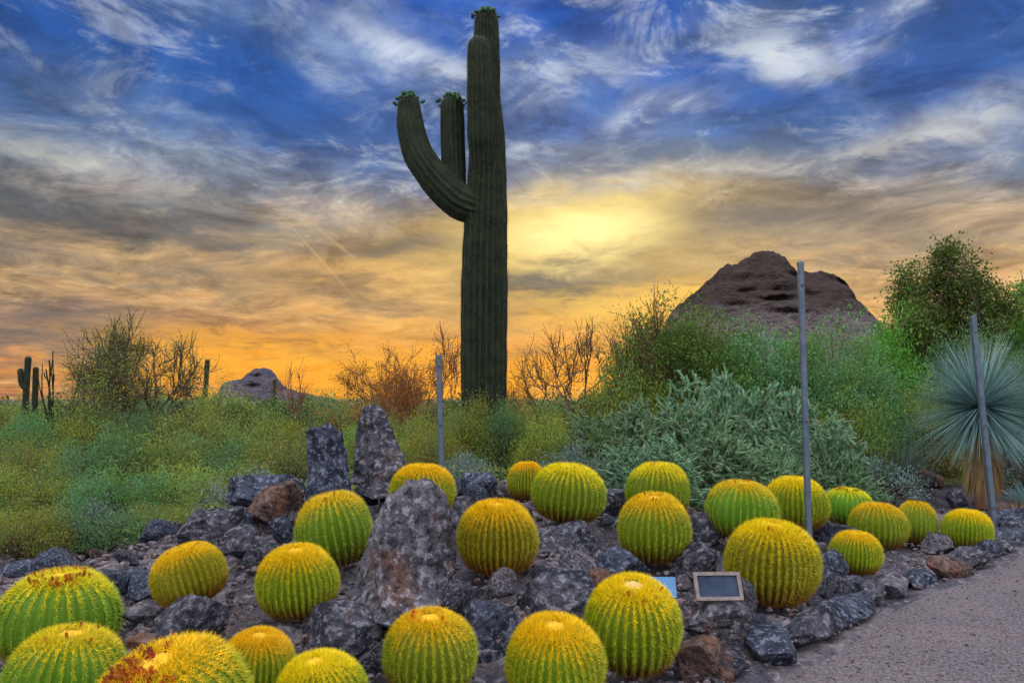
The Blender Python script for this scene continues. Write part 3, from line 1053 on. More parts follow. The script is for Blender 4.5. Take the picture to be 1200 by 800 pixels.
for i, (cx, top, bot, wpx, D, kd, tx, ty, lab) in enumerate(CACTI):
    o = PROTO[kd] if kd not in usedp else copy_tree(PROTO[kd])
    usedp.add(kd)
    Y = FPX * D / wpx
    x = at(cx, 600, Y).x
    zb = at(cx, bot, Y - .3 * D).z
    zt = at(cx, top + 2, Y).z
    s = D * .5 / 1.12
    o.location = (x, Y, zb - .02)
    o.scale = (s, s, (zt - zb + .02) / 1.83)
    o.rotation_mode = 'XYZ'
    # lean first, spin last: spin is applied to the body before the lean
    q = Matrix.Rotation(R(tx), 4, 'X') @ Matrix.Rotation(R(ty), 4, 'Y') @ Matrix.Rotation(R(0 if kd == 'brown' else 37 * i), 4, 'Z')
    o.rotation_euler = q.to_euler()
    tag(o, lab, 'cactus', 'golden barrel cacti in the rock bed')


# ------------------------------------------------------------------ saguaro
def ribbed(pts, radii, ribs, name, parent, amp=.15, spine_len=.035, step=.07):
    # resample
    P_ = [Vector(p) for p in pts]
    seg = [0]
    for a, b in zip(P_, P_[1:]):
        seg.append(seg[-1] + (b - a).length)
    n = max(int(seg[-1] / .09), 10)
    tt = np.linspace(0, seg[-1], n)
    XYZ = np.stack([np.interp(tt, seg, [p[k] for p in P_]) for k in range(3)], 1)
    for _ in range(3):
        XYZ[1:-1] = (XYZ[:-2] + 2 * XYZ[1:-1] + XYZ[2:]) / 4
    rad = np.interp(tt, seg, radii)
    rad = rad * (1 + .012 * np.sin(tt * 5.1) + .01 * np.sin(tt * 11.3))
    # domed tip
    tipr = rad[-1]
    T = Vector(XYZ[-1] - XYZ[-2]).normalized()
    ext, er = [], []
    for q in (.35, .62, .82, .94, .995):
        ext.append(XYZ[-1] + np.array(T) * tipr * q)
        er.append(tipr * math.sqrt(1 - q * q))
    XYZ = np.concatenate([XYZ, ext])
    rad = np.concatenate([rad, er])
    rib = lambda a, i: 1 - amp * abs(math.sin(ribs * a / 2)) ** .8
    mb = tube([Vector(p) for p in XYZ], list(rad), ribs * 4, True, rib)
    o = mb.build(name, M['saguaro'], parent, True)
    # spines on the crests
    ver = mb.v[0].reshape(len(XYZ), ribs * 4, 3)
    rg = np.random.default_rng(len(XYZ))
    P0, P1 = [], []
    for i in range(0, len(XYZ) - 1):
        for k in range(ribs):
            c = ver[i, k * 4]
            nr = c - XYZ[i]
            nr = nr / (np.linalg.norm(nr) + 1e-9)
            for q in range(4):
                d = nr + rg.normal(size=3) * .7
                d /= np.linalg.norm(d)
                P0.append(c + (ver[i + 1, k * 4] - c) * q / 4)
                P1.append(P0[-1] + d * spine_len * rg.uniform(.6, 1.2))
    MB().add(*spikes(P0, P1, .0035)).build('spines', M['sag_spine'], o)
    return o, Vector(XYZ[-1]), tipr


def buds(parent, tip, r, n=34, seed=1):
    rg = np.random.default_rng(seed)
    mb = MB()
    v0, f0 = ICO[2]
    for k in range(n):
        a = rg.uniform(0, 6.28)
        q = r * rg.uniform(.15, 1.12)
        c = np.array([tip.x + q * math.cos(a), tip.y + q * math.sin(a), tip.z - (q / r) ** 2 * r * .55])
        d = np.array([math.cos(a) * q / r, math.sin(a) * q / r, .8]) + rg.normal(size=3) * .15
        d /= np.linalg.norm(d)
        L_ = rg.uniform(.05, .085)
        _, A, B = frames(d[None])
        v = v0 * [.026, .026, L_ / 2]
        v = v[:, :1] * A + v[:, 1:2] * B + v[:, 2:] * d + c + d * L_ * .30
        mb.add(v, f0)
    mb.build('flower_buds', M['bud'], parent, True)


SY = 12.0
sg = empty('saguaro_cactus', (at(567, 600, SY).x, SY, gz(at(567, 600, SY).x, SY) - .1))
off = sg.location


def sp(px, py, dy=0.0):
    p = at(px, py, SY)
    return (p.x - off.x, dy, p.z - off.z)


k_ = SY / FPX
tr, tip, tr_r = ribbed([(0, 0, 0), sp(567, 480), sp(567, 400), sp(568, 300), sp(571, 200), sp(571, 150), sp(570, 120), sp(570, 70), sp(570, 26)],
                       [26 * k_, 26 * k_, 27.5 * k_, 27 * k_, 23 * k_, 20 * k_, 17 * k_, 16 * k_, 14.5 * k_], 22, 'trunk', sg, .2)
buds(tr, tip, 15 * k_, 46, 3)
a1, tip, r_ = ribbed([sp(566, 215, -.08), sp(565, 165, -.27), sp(564, 110, -.38), sp(563, 70, -.40)],
                     [12 * k_, 17 * k_, 15.5 * k_, 14 * k_], 17, 'arm', sg)
a2, tip, r_ = ribbed([sp(560, 244, -.02), sp(540, 240, -.05), sp(514, 216, -.08), sp(490, 184, -.08), sp(481, 150, -.08), sp(480, 126, -.08)],
                     [20 * k_, 21.5 * k_, 20 * k_, 18 * k_, 16 * k_, 13.5 * k_], 16, 'arm', sg)
buds(a2, tip, 15 * k_, 40, 5)
a3, tip, r_ = ribbed([sp(534, 240, .06), sp(532, 215, .12), sp(530, 170, .14), sp(529, 122, .14)],
                     [12 * k_, 14 * k_, 15 * k_, 14 * k_], 16, 'arm', sg)
buds(a3, tip, 16.5 * k_, 40, 6)
tag(sg, 'giant saguaro cactus with two upturned arms on its left, towering over the brush', 'cactus')


def small_saguaro(pts, r, label, name='saguaro_cactus', Y=22, arm=None):
    x0 = at(pts[0][0], 500, Y).x
    g0 = gz(x0, Y)
    o = empty(name, (x0, Y, g0 - .05))
    q = [(0, 0, 0)] + [(at(a, b, Y).x - x0, 0, at(a, b, Y).z - g0 + .05) for a, b in pts]
    ribbed(q, [r * Y / FPX] * len(q), 12, 'trunk', o, spine_len=.03)
    if arm:
        q = [(at(a, b, Y).x - x0, -.03, at(a, b, Y).z - g0 + .05) for a, b in arm[0]]
        ribbed(q, [arm[1] * Y / FPX] * len(q), 10, 'arm', o, spine_len=.03)
    tag(o, label, 'cactus')


small_saguaro([(30, 470), (33, 421)], 3.4, 'thin young saguaro with a stubby left arm, at the far left skyline', Y=20, arm=([(31, 455), (26, 450), (25, 435)], 3.2))
small_saguaro([(41, 470), (42, 433)], 3.2, 'shorter young saguaro without arms, right of the armed one at far left', Y=20.6)
small_saguaro([(240, 470), (243, 424)], 2.8, 'lone thin saguaro stem on the skyline, left of the small round butte', Y=24)
small_saguaro([(322, 480), (322, 446)], 2.2, 'slim column cactus in front of the small round butte', 'column_cactus', Y=26)


# ------------------------------------------------------------------ plants
def shrub(seed, w, d, h, nclump, per, lsize, lm, spread=.11, stemmat='twig', aspect=.45, flat=.35, name='desert_shrub'):
    rg = np.random.default_rng(seed)
    root = empty(name)
    C = []
    while len(C) < nclump:
        p = rg.normal(size=3)
        p /= np.linalg.norm(p)
        p *= rg.uniform(.45, 1.0) ** .6
        p[2] = abs(p[2])
        k = 1 + .22 * math.sin(p[0] * 5 + seed) + .15 * math.sin(p[1] * 6 + 2 * seed)
        C.append((p[0] * w / 2 * k, p[1] * d / 2 * k, (flat * .5 + (1 - flat * .5) * p[2]) * h * .92 * (.8 + .25 * rg.random())))
    C = np.array(C)
    pts = np.repeat(C, per, 0) + rg.normal(size=(nclump * per, 3)) * [spread, spread, spread * .8]
    # sprays pointing outwards
    pts = pts[pts[:, 2] > .02]
    MB().add(*leaves(pts, lsize, aspect, .35, rg)).build('foliage', M[lm], root)
    nb = nclump
    B0 = np.stack([rg.normal(size=nb) * .05 * w, rg.normal(size=nb) * .05 * d, np.zeros(nb)], 1)
    mid = B0 + (C - B0) * [.35, .35, .55] + rg.normal(size=C.shape) * .03
    mb = MB()
    mb.add(*sticks(B0, mid, .012, .008, 4))
    mb.add(*sticks(mid, C, .008, .003, 4))
    T1 = C + rg.normal(size=C.shape) * spread
    T1[:, 2] = np.maximum(T1[:, 2], .05)
    mb.add(*sticks(mid, T1, .005, .002, 3))
    mb.build('stems', M[stemmat], root)
    return root


SH = {
    'y1': shrub(1, 2.0, 1.7, 1.0, 110, 120, .036, 'leaf_y'),
    'y2': shrub(2, 1.8, 1.8, 1.0, 100, 120, .034, 'leaf_y'),
    'g1': shrub(3, 2.0, 1.8, 1.0, 110, 120, .036, 'leaf_g'),
    'g2': shrub(4, 1.9, 1.7, 1.0, 100, 110, .040, 'leaf_g'),
    's1': shrub(5, 1.2, 1.1, .7, 60, 90, .030, 'leaf_s', .08),
    'd1': shrub(6, 2.0, 1.8, 1.0, 100, 110, .045, 'leaf_d', .10),
}
SH['h1'] = shrub(8, 2.8, 2.4, 2.6, 330, 130, .055, 'leaf_h', .14)
SH['h2'] = shrub(9, 2.6, 2.4, 2.5, 170, 130, .055, 'leaf_g', .16)
SH['h3'] = shrub(10, 2.6, 2.4, 2.5, 170, 130, .060, 'leaf_b', .16)
DIM = {'h1': (2.8, 2.6), 'h2': (2.6, 2.5), 'h3': (2.6, 2.5), 'y1': (2.0, 1.0), 'y2': (1.8, 1.0), 'g1': (2.0, 1.0), 'g2': (1.9, 1.0), 's1': (1.2, .7), 'd1': (2.0, 1.0)}
COLN = {'h': 'olive green', 'y': 'yellow green', 'g': 'mid green', 's': 'blue grey', 'd': 'dark green', 'b': 'bright green'}
first = set()
prs = np.random.default_rng(11)


def put(kind, px, top, Y, wpx, label, group=None, cat='shrub', zmin=None):
    o = SH[kind] if kind not in first else copy_tree(SH[kind])
    first.add(kind)
    p = at(px, top, Y)
    g0 = gz(p.x, Y) - .03
    h = max(p.z - g0, .2) * 1.15
    w = wpx / FPX * Y
    o.location = (p.x, Y, g0)
    o.scale = (w / DIM[kind][0], w / DIM[kind][0] * .9, h / DIM[kind][1])
    o.rotation_euler = (0, 0, prs.uniform(0, 6.28))
    tag(o, label, cat, group)
    return o


def row(kinds, xs, tops, Y, w, where, group):
    for i, x in enumerate(xs):
        k = kinds[i % len(kinds)]
        tp = np.interp(x, tops[0], tops[1]) + prs.normal() * 3
        put(k, x + prs.normal() * 6, tp, Y + prs.normal() * .35, w * prs.uniform(.9, 1.2),
            f'{COLN[k[0]]} shrub, {ORD[i]} from the left {where}', group)


row(['g1', 'y1', 'd1', 'g2'], range(-30, 440, 58), ((-30, 60, 130, 250, 330, 440), (470, 468, 462, 455, 466, 468)), 23, 92, 'on the left skyline row', 'brush on the left skyline')
row(['y1', 'g2', 'y2', 'g1', 'y1'], range(-40, 450, 70), ((-40, 200, 440), (484, 476, 484)), 16.5, 112, 'in the row below the left skyline', 'brush in the left slope, second row')
row(['g1', 'y2', 'g2', 'y1'], range(-40, 370, 78), ((-40, 200, 380), (512, 500, 505)), 12.6, 125, 'in the middle row of the left brush', 'brush in the left slope, middle row')
row(['y1', 'y2', 'g1'], range(-30, 300, 80), ((-30, 120, 300), (552, 545, 540)), 10.3, 125, 'in the front row of the left brush', 'brush in the left slope, front row')
row(['y2', 'y1', 'g1', 'y2'], [-20, 40, 110, 185], ((-20, 200), (596, 590)), 8.5, 115, 'nearest the gravel at far left', 'low brush by the gravel')
row(['y1', 'g1', 'd1'], range(425, 740, 56), ((425, 560, 740), (466, 466, 452)), 19, 90, 'in the far row behind the giant saguaro', 'brush behind the giant saguaro')
row(['y2', 'y1', 'g2'], range(440, 720, 62), ((440, 720), (486, 476)), 14.2, 100, 'in the row just behind the saguaro', 'brush just behind the giant saguaro')
row(['y1', 'y2', 'y2', 'g2'], [455, 510, 556, 598, 650, 708], ((455, 520, 560, 640, 720), (516, 488, 474, 488, 502)), 10.9, 92, 'in front of the saguaro foot', 'brush in front of the giant saguaro')
put('s1', 110, 588, 8.7, 110, 'blue grey low shrub in the left brush, above the large flowered cactus')
put('s1', 300, 550, 8.9, 110, 'pale blue green low shrub behind the rusty red slab')
put('y2', 552, 466, 11.3, 80, 'yellow green shrub hiding the left foot of the giant saguaro')
put('g1', 590, 470, 11.2, 80, 'mid green shrub hiding the right foot of the giant saguaro')
put('s1', 670, 520, 9.6, 90, 'blue grey low shrub between the mound and the pale cholla')
put('s1', 1022, 536, 11.3, 110, 'silvery blue low shrub right of the big pale cholla')
put('s1', 545, 530, 9.6, 70, 'blue grey low shrub at the foot of the giant saguaro')
# right hand brush
put('h1', 788, 354, 14.5, 200, 'tall dense olive green bush forming a hump left of the big butte', 'tall bushes behind the cholla')
put('h1', 846, 376, 15.5, 180, 'olive bush behind the cholla, below the left foot of the big butte', 'tall bushes behind the cholla')
put('h2', 905, 388, 14.0, 170, 'yellow green bush behind the cholla, below the middle of the big butte', 'tall bushes behind the cholla')
put('h2', 968, 384, 14.0, 170, 'mid green bush just behind the tall metal post', 'tall bushes behind the cholla')
put('h3', 1040, 376, 15.0, 130, 'bright green bush at the right foot of the big butte', 'tall bushes behind the cholla')
put('h2', 1000, 424, 13.0, 150, 'mid green bush in front of the bright green one', 'tall bushes behind the cholla')
put('y2', 1080, 450, 12.9, 130, 'yellow green shrub left behind the blue yucca')
put('y1', 1000, 470, 12.3, 120, 'yellow green shrub above the silvery blue low shrub')
put('h3', 1195, 352, 17.0, 140, 'bright green bush at the right edge above the blue yucca', 'tall bushes behind the cholla')
put('h2', 1130, 384, 15.5, 140, 'mid green bush behind the blue yucca')
put('h2', 1215, 430, 13.5, 130, 'green shrub at the right edge, behind the blue yucca')
put('y1', 735, 420, 13.6, 130, 'yellow green shrub at the left end of the pale cholla')
put('s1', 1212, 500, 11.6, 100, 'blue grey shrub at the right edge beside the yucca')


# low herbs under the brush: nobody could count them
def ground_cover():
    rg = np.random.default_rng(9)
    n = 60000
    y = 8.3 + 14 * rg.random(n * 2) ** 1.5
    x = rg.uniform(-.75, .75, n * 2) * y
    keep = (edge_dist(x, y) > .5) & ((y > 9.2) | (x < -1.9)) & ~((x > 4.2) & (y < 12)) & (y > 8.6 - .5 * rg.random(n * 2))
    d = np.sin(x * 3.1) * np.sin(y * 2.7) + rg.normal(size=n * 2) * .5
    keep &= d > -.35
    x, y = x[keep][:n], y[keep][:n]
    z = np.concatenate([ground(x[i:i + 4000], y[i:i + 4000]) for i in range(0, len(x), 4000)])
    P0 = np.stack([x, y, z + rg.uniform(0, .22, len(x))], 1)
    mb = MB().add(*leaves(P0, .05, .4, .8, rg))
    o = mb.build('ground_cover', M['leaf_y'])
    tag(o, 'low yellow green herbs covering the soil under the brush', 'ground cover', kind='stuff')


ground_cover()


def distant_brush():
    rg = np.random.default_rng(19)
    n = 900
    y = 30 + 110 * rg.random(n) ** 1.4
    x = rg.uniform(-.9, .9, n) * y
    C = []
    for i in range(n):
        k = 60
        w, h = rg.uniform(1.0, 2.4), rg.uniform(.6, 1.75)
        p = rg.normal(size=(k, 3))
        p /= np.linalg.norm(p, axis=1, keepdims=True)
        p[:, 2] = np.abs(p[:, 2])
        C.append(p * [w, w, h] * rg.uniform(.6, 1, (k, 1)) + [x[i], y[i], .45])
    o = MB().add(*leaves(np.concatenate(C), .24, .5, .3, rg)).build('distant_brush', M['leaf_d'])
    tag(o, 'far off desert scrub reading as one band along the horizon', 'scrub', kind='stuff')


distant_brush()


def cholla(seed, n_main, h, w):
    """mound of many finger-thick pale joints"""
    rg = np.random.default_rng(seed)
    root = empty('cholla_cactus')
    mb = MB()
    P0, P1, R0, R1 = [], [], [], []

    def joint(p, d, L_, r):
        q, dd = p, d
        for s in range(3):
            nq = q + dd * L_ / 3
            P0.append(q); P1.append(nq)
            R0.append(r * (.75 if s == 0 else 1.08)); R1.append(r * (1.08 if s < 2 else .8))
            q = nq
            dd = dd + np.array([0, 0, .06]) + rg.normal(size=3) * .12
            dd /= np.linalg.norm(dd)
        P0.append(q); P1.append(q + dd * r * .9); R0.append(r * .8); R1.append(r * .2)
        return q, dd
    for k in range(n_main):
        n_ = rg.normal(size=3)
        n_[2] = abs(n_[2]) * .9
        n_ /= np.linalg.norm(n_)
        wob = 1 + .16 * math.sin(n_[0] * 6 + seed) + .12 * math.sin(n_[1] * 7 + 2)
        rad = rg.uniform(.35, .88) ** .7 * wob
        st = n_ * [w / 2 * .9, w / 2 * .8, h * .86] * rad
        d = n_ + rg.normal(size=3) * .55 + [0, 0, .1]
        d /= np.linalg.norm(d)
        q, dd = joint(st, d, rg.uniform(.09, .17), rg.uniform(.012, .017))
        for c_ in range(rg.integers(1, 4)):
            nd = dd + rg.normal(size=3) * .6
            nd /= np.linalg.norm(nd)
            joint(q - dd * .02, nd, rg.uniform(.07, .14), rg.uniform(.010, .015))
    # woody limbs under the joints
    for k in range(40):
        n_ = rg.normal(size=3)
        n_[2] = abs(n_[2])
        n_ /= np.linalg.norm(n_)
        P0.append(rg.normal(size=3) * .03 + [0, 0, .02]); P1.append(n_ * [w * .36, w * .32, h * .65])
        R0.append(.03); R1.append(.015)
    P0, P1, R0, R1 = map(np.array, (P0, P1, R0, R1))
    ok = (P0[:, 2] > -.02) & (np.abs(P0[:, 0]) < w * .75)
    P0, P1, R0, R1 = P0[ok], P1[ok], R0[ok], R1[ok]
    mb.add(*sticks(P0, P1, R0, R1, 6))
    mb.build('joints', M['cholla'], root)
    # pale spine fuzz
    K = len(P0)
    reps = 3
    t = rg.random((K * reps, 1))
    A = np.repeat(P0, reps, 0) + (np.repeat(P1, reps, 0) - np.repeat(P0, reps, 0)) * t
    D = rg.normal(size=A.shape)
    D /= np.linalg.norm(D, axis=1, keepdims=True)
    A = A + D * .012
    MB().add(*spikes(A, A + D * .028, .0022)).build('spines', M['cholla_spine'], root)
    return root


CH = [cholla(31, 1100, 1.45, 1.8), cholla(32, 1100, 1.45, 1.8)]
chl = [(728, 456, 10.8, 130, 'pale green cholla mound at the left end of the thicket'),
       (795, 434, 11.6, 160, 'pale green cholla mound second from the left, above the back right cacti'),
       (856, 418, 12.4, 130, 'tallest pale green cholla, poking up at the back of the thicket'),
       (845, 480, 10.2, 150, 'pale green cholla mound in front of the tallest one'),
       (925, 440, 11.3, 150, 'pale green cholla mound behind the tall metal post'),
       (962, 486, 10.4, 120, 'small pale green cholla at the right end of the thicket'),
       (765, 500, 9.6, 125, 'low pale green cholla at the front, behind the back right cacti'),
       (905, 512, 9.8, 110, 'low pale green cholla just above the pale cactus behind the post')]
for i, (px, top, Y, w, lab) in enumerate(chl):
    o = CH[i % 2] if i < 2 else copy_tree(CH[i % 2])
    p = at(px, top, Y)
    g0 = gz(p.x, Y)
    o.location = (p.x, Y, g0 - .02)
    sc = w * 1.12 / FPX * Y / 1.7
    o.scale = (sc, sc, max(sc * .6, (p.z - g0) / 1.5))
    o.rotation_euler = (0, 0, 1.1 * i)
    tag(o, lab, 'cholla', 'pale chollas in the thicket')


# rosette plants
def rosette(n, L_, wd, m, name, part, emin, emax, seed, droop=.1, trunk=None, zc=0.0):
    rg = np.random.default_rng(seed)
    root = empty(name)
    a = rg.uniform(0, 2 * np.pi, n)
    se = rg.uniform(math.sin(emin), math.sin(emax), n)
    e = np.arcsin(se)
    D = np.stack([np.cos(a) * np.cos(e), np.sin(a) * np.cos(e), np.sin(e)], 1)
    ln = L_ * rg.uniform(.82, 1.08, n)
    C = np.array([[0, 0, zc]]) + D * .05
    _, A, B = frames(D)
    wv = A * wd
    segs = 4
    V = []
    for s in range(segs + 1):
        t = s / segs
        c = C + D * (ln * t)[:, None]
        c[:, 2] -= droop * (t ** 2) * ln * np.cos(e)
        k = (1 - t) ** .7 if s < segs else 0.02
        V += [c - wv * k * .5, c + B * wd * k * .18, c + wv * k * .5]
    V = np.stack(V, 1)
    F = []
    for s in range(segs):
        o = s * 3
        F += [[o, o + 1, o + 4, o + 3], [o + 1, o + 2, o + 5, o + 4]]
    F = (np.array(F)[None] + (np.arange(n) * 3 * (segs + 1))[:, None, None]).reshape(-1, 4)
    MB().add(V.reshape(-1, 3), F).build(part, M[m], root)
    return root


YY = 11.0
yx = at(1154, 600, YY).x
yg = gz(yx, YY)
zc = at(1154, 477, YY).z - yg
yu = rosette(1700, 1.04, .016, 'agave', 'yucca_tree', 'blades', R(-52), R(89), 4, .06, zc=zc)
yu.location = (yx, YY, yg)
rg = np.random.default_rng(4)
tube([(0, 0, -.05), (.01, 0, .4), (0, .02, zc * .8), (0, 0, zc)], [.13, .11, .09, .06], 10).build('trunk', M['dry'], yu, True)
n = 620
a = rg.uniform(0, 6.28, n)
z1 = rg.uniform(zc * .42, zc * .86, n)
P0 = np.stack([np.cos(a) * .10, np.sin(a) * .10, z1], 1)
P1 = np.stack([np.cos(a) * rg.uniform(.16, .30, n), np.sin(a) * rg.uniform(.16, .30, n), np.maximum(z1 - rg.uniform(.45, .8, n), .02)], 1)
MB().add(*spikes(P0, P1, .011)).build('dry_leaf_skirt', M['dry'], yu)
tag(yu, 'spherical blue green yucca on a short trunk with a straw skirt, at the right edge', 'yucca')

so = rosette(420, .78, .016, 'agave2', 'sotol_plant', 'blades', R(12), R(88), 14, .15)
p = at(1054, 560, 11.8)
so.location = (p.x, 11.8, gz(p.x, 11.8))
tag(so, 'grey green spiky sotol fan, left of the blue yucca', 'sotol')
ag = rosette(150, .42, .05, 'agave', 'agave_plant', 'blades', R(5), R(85), 15, .1)
p = at(1205, 560, 10.4)
ag.location = (p.x, 10.4, gz(p.x, 10.4))
tag(ag, 'small blue agave cut by the right edge, beside the yucca trunk', 'agave')
tn = rosette(420, .30, .012, 'dry', 'hedgehog_clump', 'spiny_stems', R(5), R(88), 16, .2)
p = at(1190, 598, 10.0)
tn.location = (p.x, 10.0, gz(p.x, 10.0))
tag(tn, 'straw coloured spiny clump at the foot of the yucca, by the right edge', 'clump')
gr = rosette(300, .34, .008, 'dry', 'grass_tuft', 'blades', R(25), R(88), 17, .3)
p = at(1110, 520, 12.5)
gr.location = (p.x, 12.5, gz(p.x, 12.5))
gr.scale = (1.6, 1.6, 2.2)
tag(gr, 'dry golden grass tuft between the sotol fan and the yucca', 'grass tuft')


# trees with real branches
def tree(name, px, base_py, Y, height_px, width_px, seed, levels, lm, nleaf, lsize, label, cat, group=None, tm='twig', lean=(0, 0), trunkr=.05, spread=.75, clump=.09, up=.25, nb=(3, 5), nclus=0):
    rg = np.random.default_rng(seed)
    p = at(px, base_py, Y)
    g0 = gz(p.x, Y)
    root = empty(name, (p.x, Y, g0 - .03))
    Htot = at(600, base_py - height_px, Y).z - g0
    P0, P1, R0, R1, tips = [], [], [], [], []

    def grow(q, d, L_, r, lev):
        n = 4
        pts = [q]
        for s in range(n):
            q2 = q + d * L_ / n
            P0.append(q); P1.append(q2); R0.append(r * (1 - .5 * s / n)); R1.append(r * (1 - .5 * (s + 1) / n))
            q = q2
            pts.append(q)
            d = d + rg.normal(size=3) * .16 + np.array([0, 0, up * .25])
            d /= np.linalg.norm(d)
        if lev == 0:
            tips.extend(pts[1:])
            return
        for k in range(rg.integers(*nb)):
            f = rg.uniform(.45, 1.0)
            st = pts[max(1, min(n, int(round(f * n))))]
            nd = d + rg.normal(size=3) * spread
            nd[2] += up
            nd /= np.linalg.norm(nd)
            grow(st, nd, L_ * rg.uniform(.55, .85), r * .55, lev - 1)
    for k in range(3):
        d = np.array([lean[0] + rg.normal() * .45, lean[1] + rg.normal() * .3, 1.0])
        d /= np.linalg.norm(d)
        grow(np.array([rg.normal() * .03, rg.normal() * .03, 0]), d, Htot * .42, trunkr, levels)
    P0, P1, R0, R1 = map(np.array, (P0, P1, R0, R1))
    tips = np.array(tips)
    # fit to the size read off the photograph
    lo, hi = np.percentile(tips[:, 0], 2), np.percentile(tips[:, 0], 98)
    sx = (width_px / FPX * Y) / (hi - lo)
    sz = Htot / np.percentile(tips[:, 2], 99.3)
    sc = np.array([sx, min(sx, 1.3), sz])
    P0, P1, tips = P0 * sc, P1 * sc, tips * sc
    P0[:, 2] = np.maximum(P0[:, 2], 0); P1[:, 2] = np.maximum(P1[:, 2], 0.02)
    MB().add(*sticks(P0, P1, R0 + .003, R1 + .0025, 4)).build('trunk', M[tm], root)
    if nleaf:
        idx = rg.integers(0, len(tips), nleaf)
        if nclus:
            idx = rg.choice(rg.integers(0, len(tips), nclus), nleaf)
        C = tips[idx] + rg.normal(size=(nleaf, 3)) * clump
        MB().add(*leaves(C, lsize, .5, .2, rg)).build('crown', M[lm], root)
    tag(root, label, cat, group)
    return root


tree('mesquite_tree', 162, 470, 18, 95, 128, 41, 4, 'leaf_y', 26000, .034, 'sparse thorny tree with dark twigs on the left skyline', 'tree', trunkr=.05, spread=.8, clump=.09, nb=(4, 6))
tree('bare_bush', 105, 470, 17, 55, 90, 42, 3, 'leaf_y', 2500, .04, 'small open bush with a few yellow leaves left of the sparse thorny tree', 'bush', trunkr=.02)
tree('cholla_tree', 66, 472, 19, 62, 46, 44, 2, 'leaf_d', 0, .05, 'dark branching cholla leaning beside the young saguaros at far left', 'cholla', trunkr=.05, spread=.5, nb=(2, 4), tm='saguaro')
tree('rusty_bush', 440, 470, 15.5, 62, 110, 45, 4, 'leaf_o', 9000, .030, 'rust coloured leafy bush against the orange sky, left end of the pair', 'bush', 'rust coloured bushes on the skyline', 'twig_o', trunkr=.02, spread=.9)
tree('rusty_bush', 500, 470, 15, 80, 95, 46, 4, 'leaf_o', 8000, .030, 'taller rust coloured bush just left of the giant saguaro', 'bush', 'rust coloured bushes on the skyline', 'twig_o', trunkr=.02, spread=.9)
tree('rusty_bush', 345, 470, 22, 46, 44, 52, 3, 'leaf_o', 500, .035, 'wispy rust coloured bush right of the small round butte', 'bush', 'rust coloured bushes on the skyline', 'twig_o', trunkr=.02)
tree('ironwood_tree', 704, 470, 14.5, 112, 150, 47, 4, 'leaf_o', 5500, .032, 'open branching tree leaning left, between the giant saguaro and the olive bush hump', 'tree', None, 'twig', lean=(-.35, 0), trunkr=.03, spread=.8, nb=(3, 6))
tree('rusty_bush', 635, 470, 15.2, 66, 110, 48, 3, 'leaf_o', 6500, .03, 'low rust coloured bush just right of the giant saguaro', 'bush', 'rust coloured bushes on the skyline', 'twig_o', trunkr=.02)
tree('mesquite_tree', 1112, 440, 17, 142, 135, 49, 3, 'leaf_h', 36000, .085, 'tall olive leaved tree against the sky above the blue yucca', 'tree', 'leafy trees on the right', trunkr=.07, clump=.15, spread=.85, nclus=230, nb=(4, 6))
tree('mesquite_tree', 1062, 430, 17.5, 104, 100, 50, 3, 'leaf_h', 12000, .085, 'smaller olive leaved tree left of the tall one, by the big butte', 'tree', 'leafy trees on the right', trunkr=.05, clump=.13, spread=.75, nclus=90, lean=(-.2, 0))
tree('mesquite_tree', 1195, 430, 19, 88, 100, 51, 3, 'leaf_b', 20000, .09, 'green leaved tree at the right edge behind the blue yucca', 'tree', 'leafy trees on the right', trunkr=.06, clump=.17, nclus=150)
tree('bare_bush', 800, 400, 14.5, 42, 130, 53, 3, 'leaf_y', 1500, .04, 'thin twigs sprouting from the top of the olive bush hump', 'bush', trunkr=.012)


# ------------------------------------------------------------------ metal posts and signs
def box(mb, c, s, rot=None):
    v = np.array([[x, y, z] for x in (-.5, .5) for y in (-.5, .5) for z in (-.5, .5)]) * s
    if rot is not None:
        v = v @ np.array(rot.to_3x3()).T
    mb.add(v + np.array(c), [[0, 1, 3, 2], [4, 6, 7, 5], [0, 4, 5, 1], [2, 3, 7, 6], [0, 2, 6, 4], [1, 5, 7, 3]])


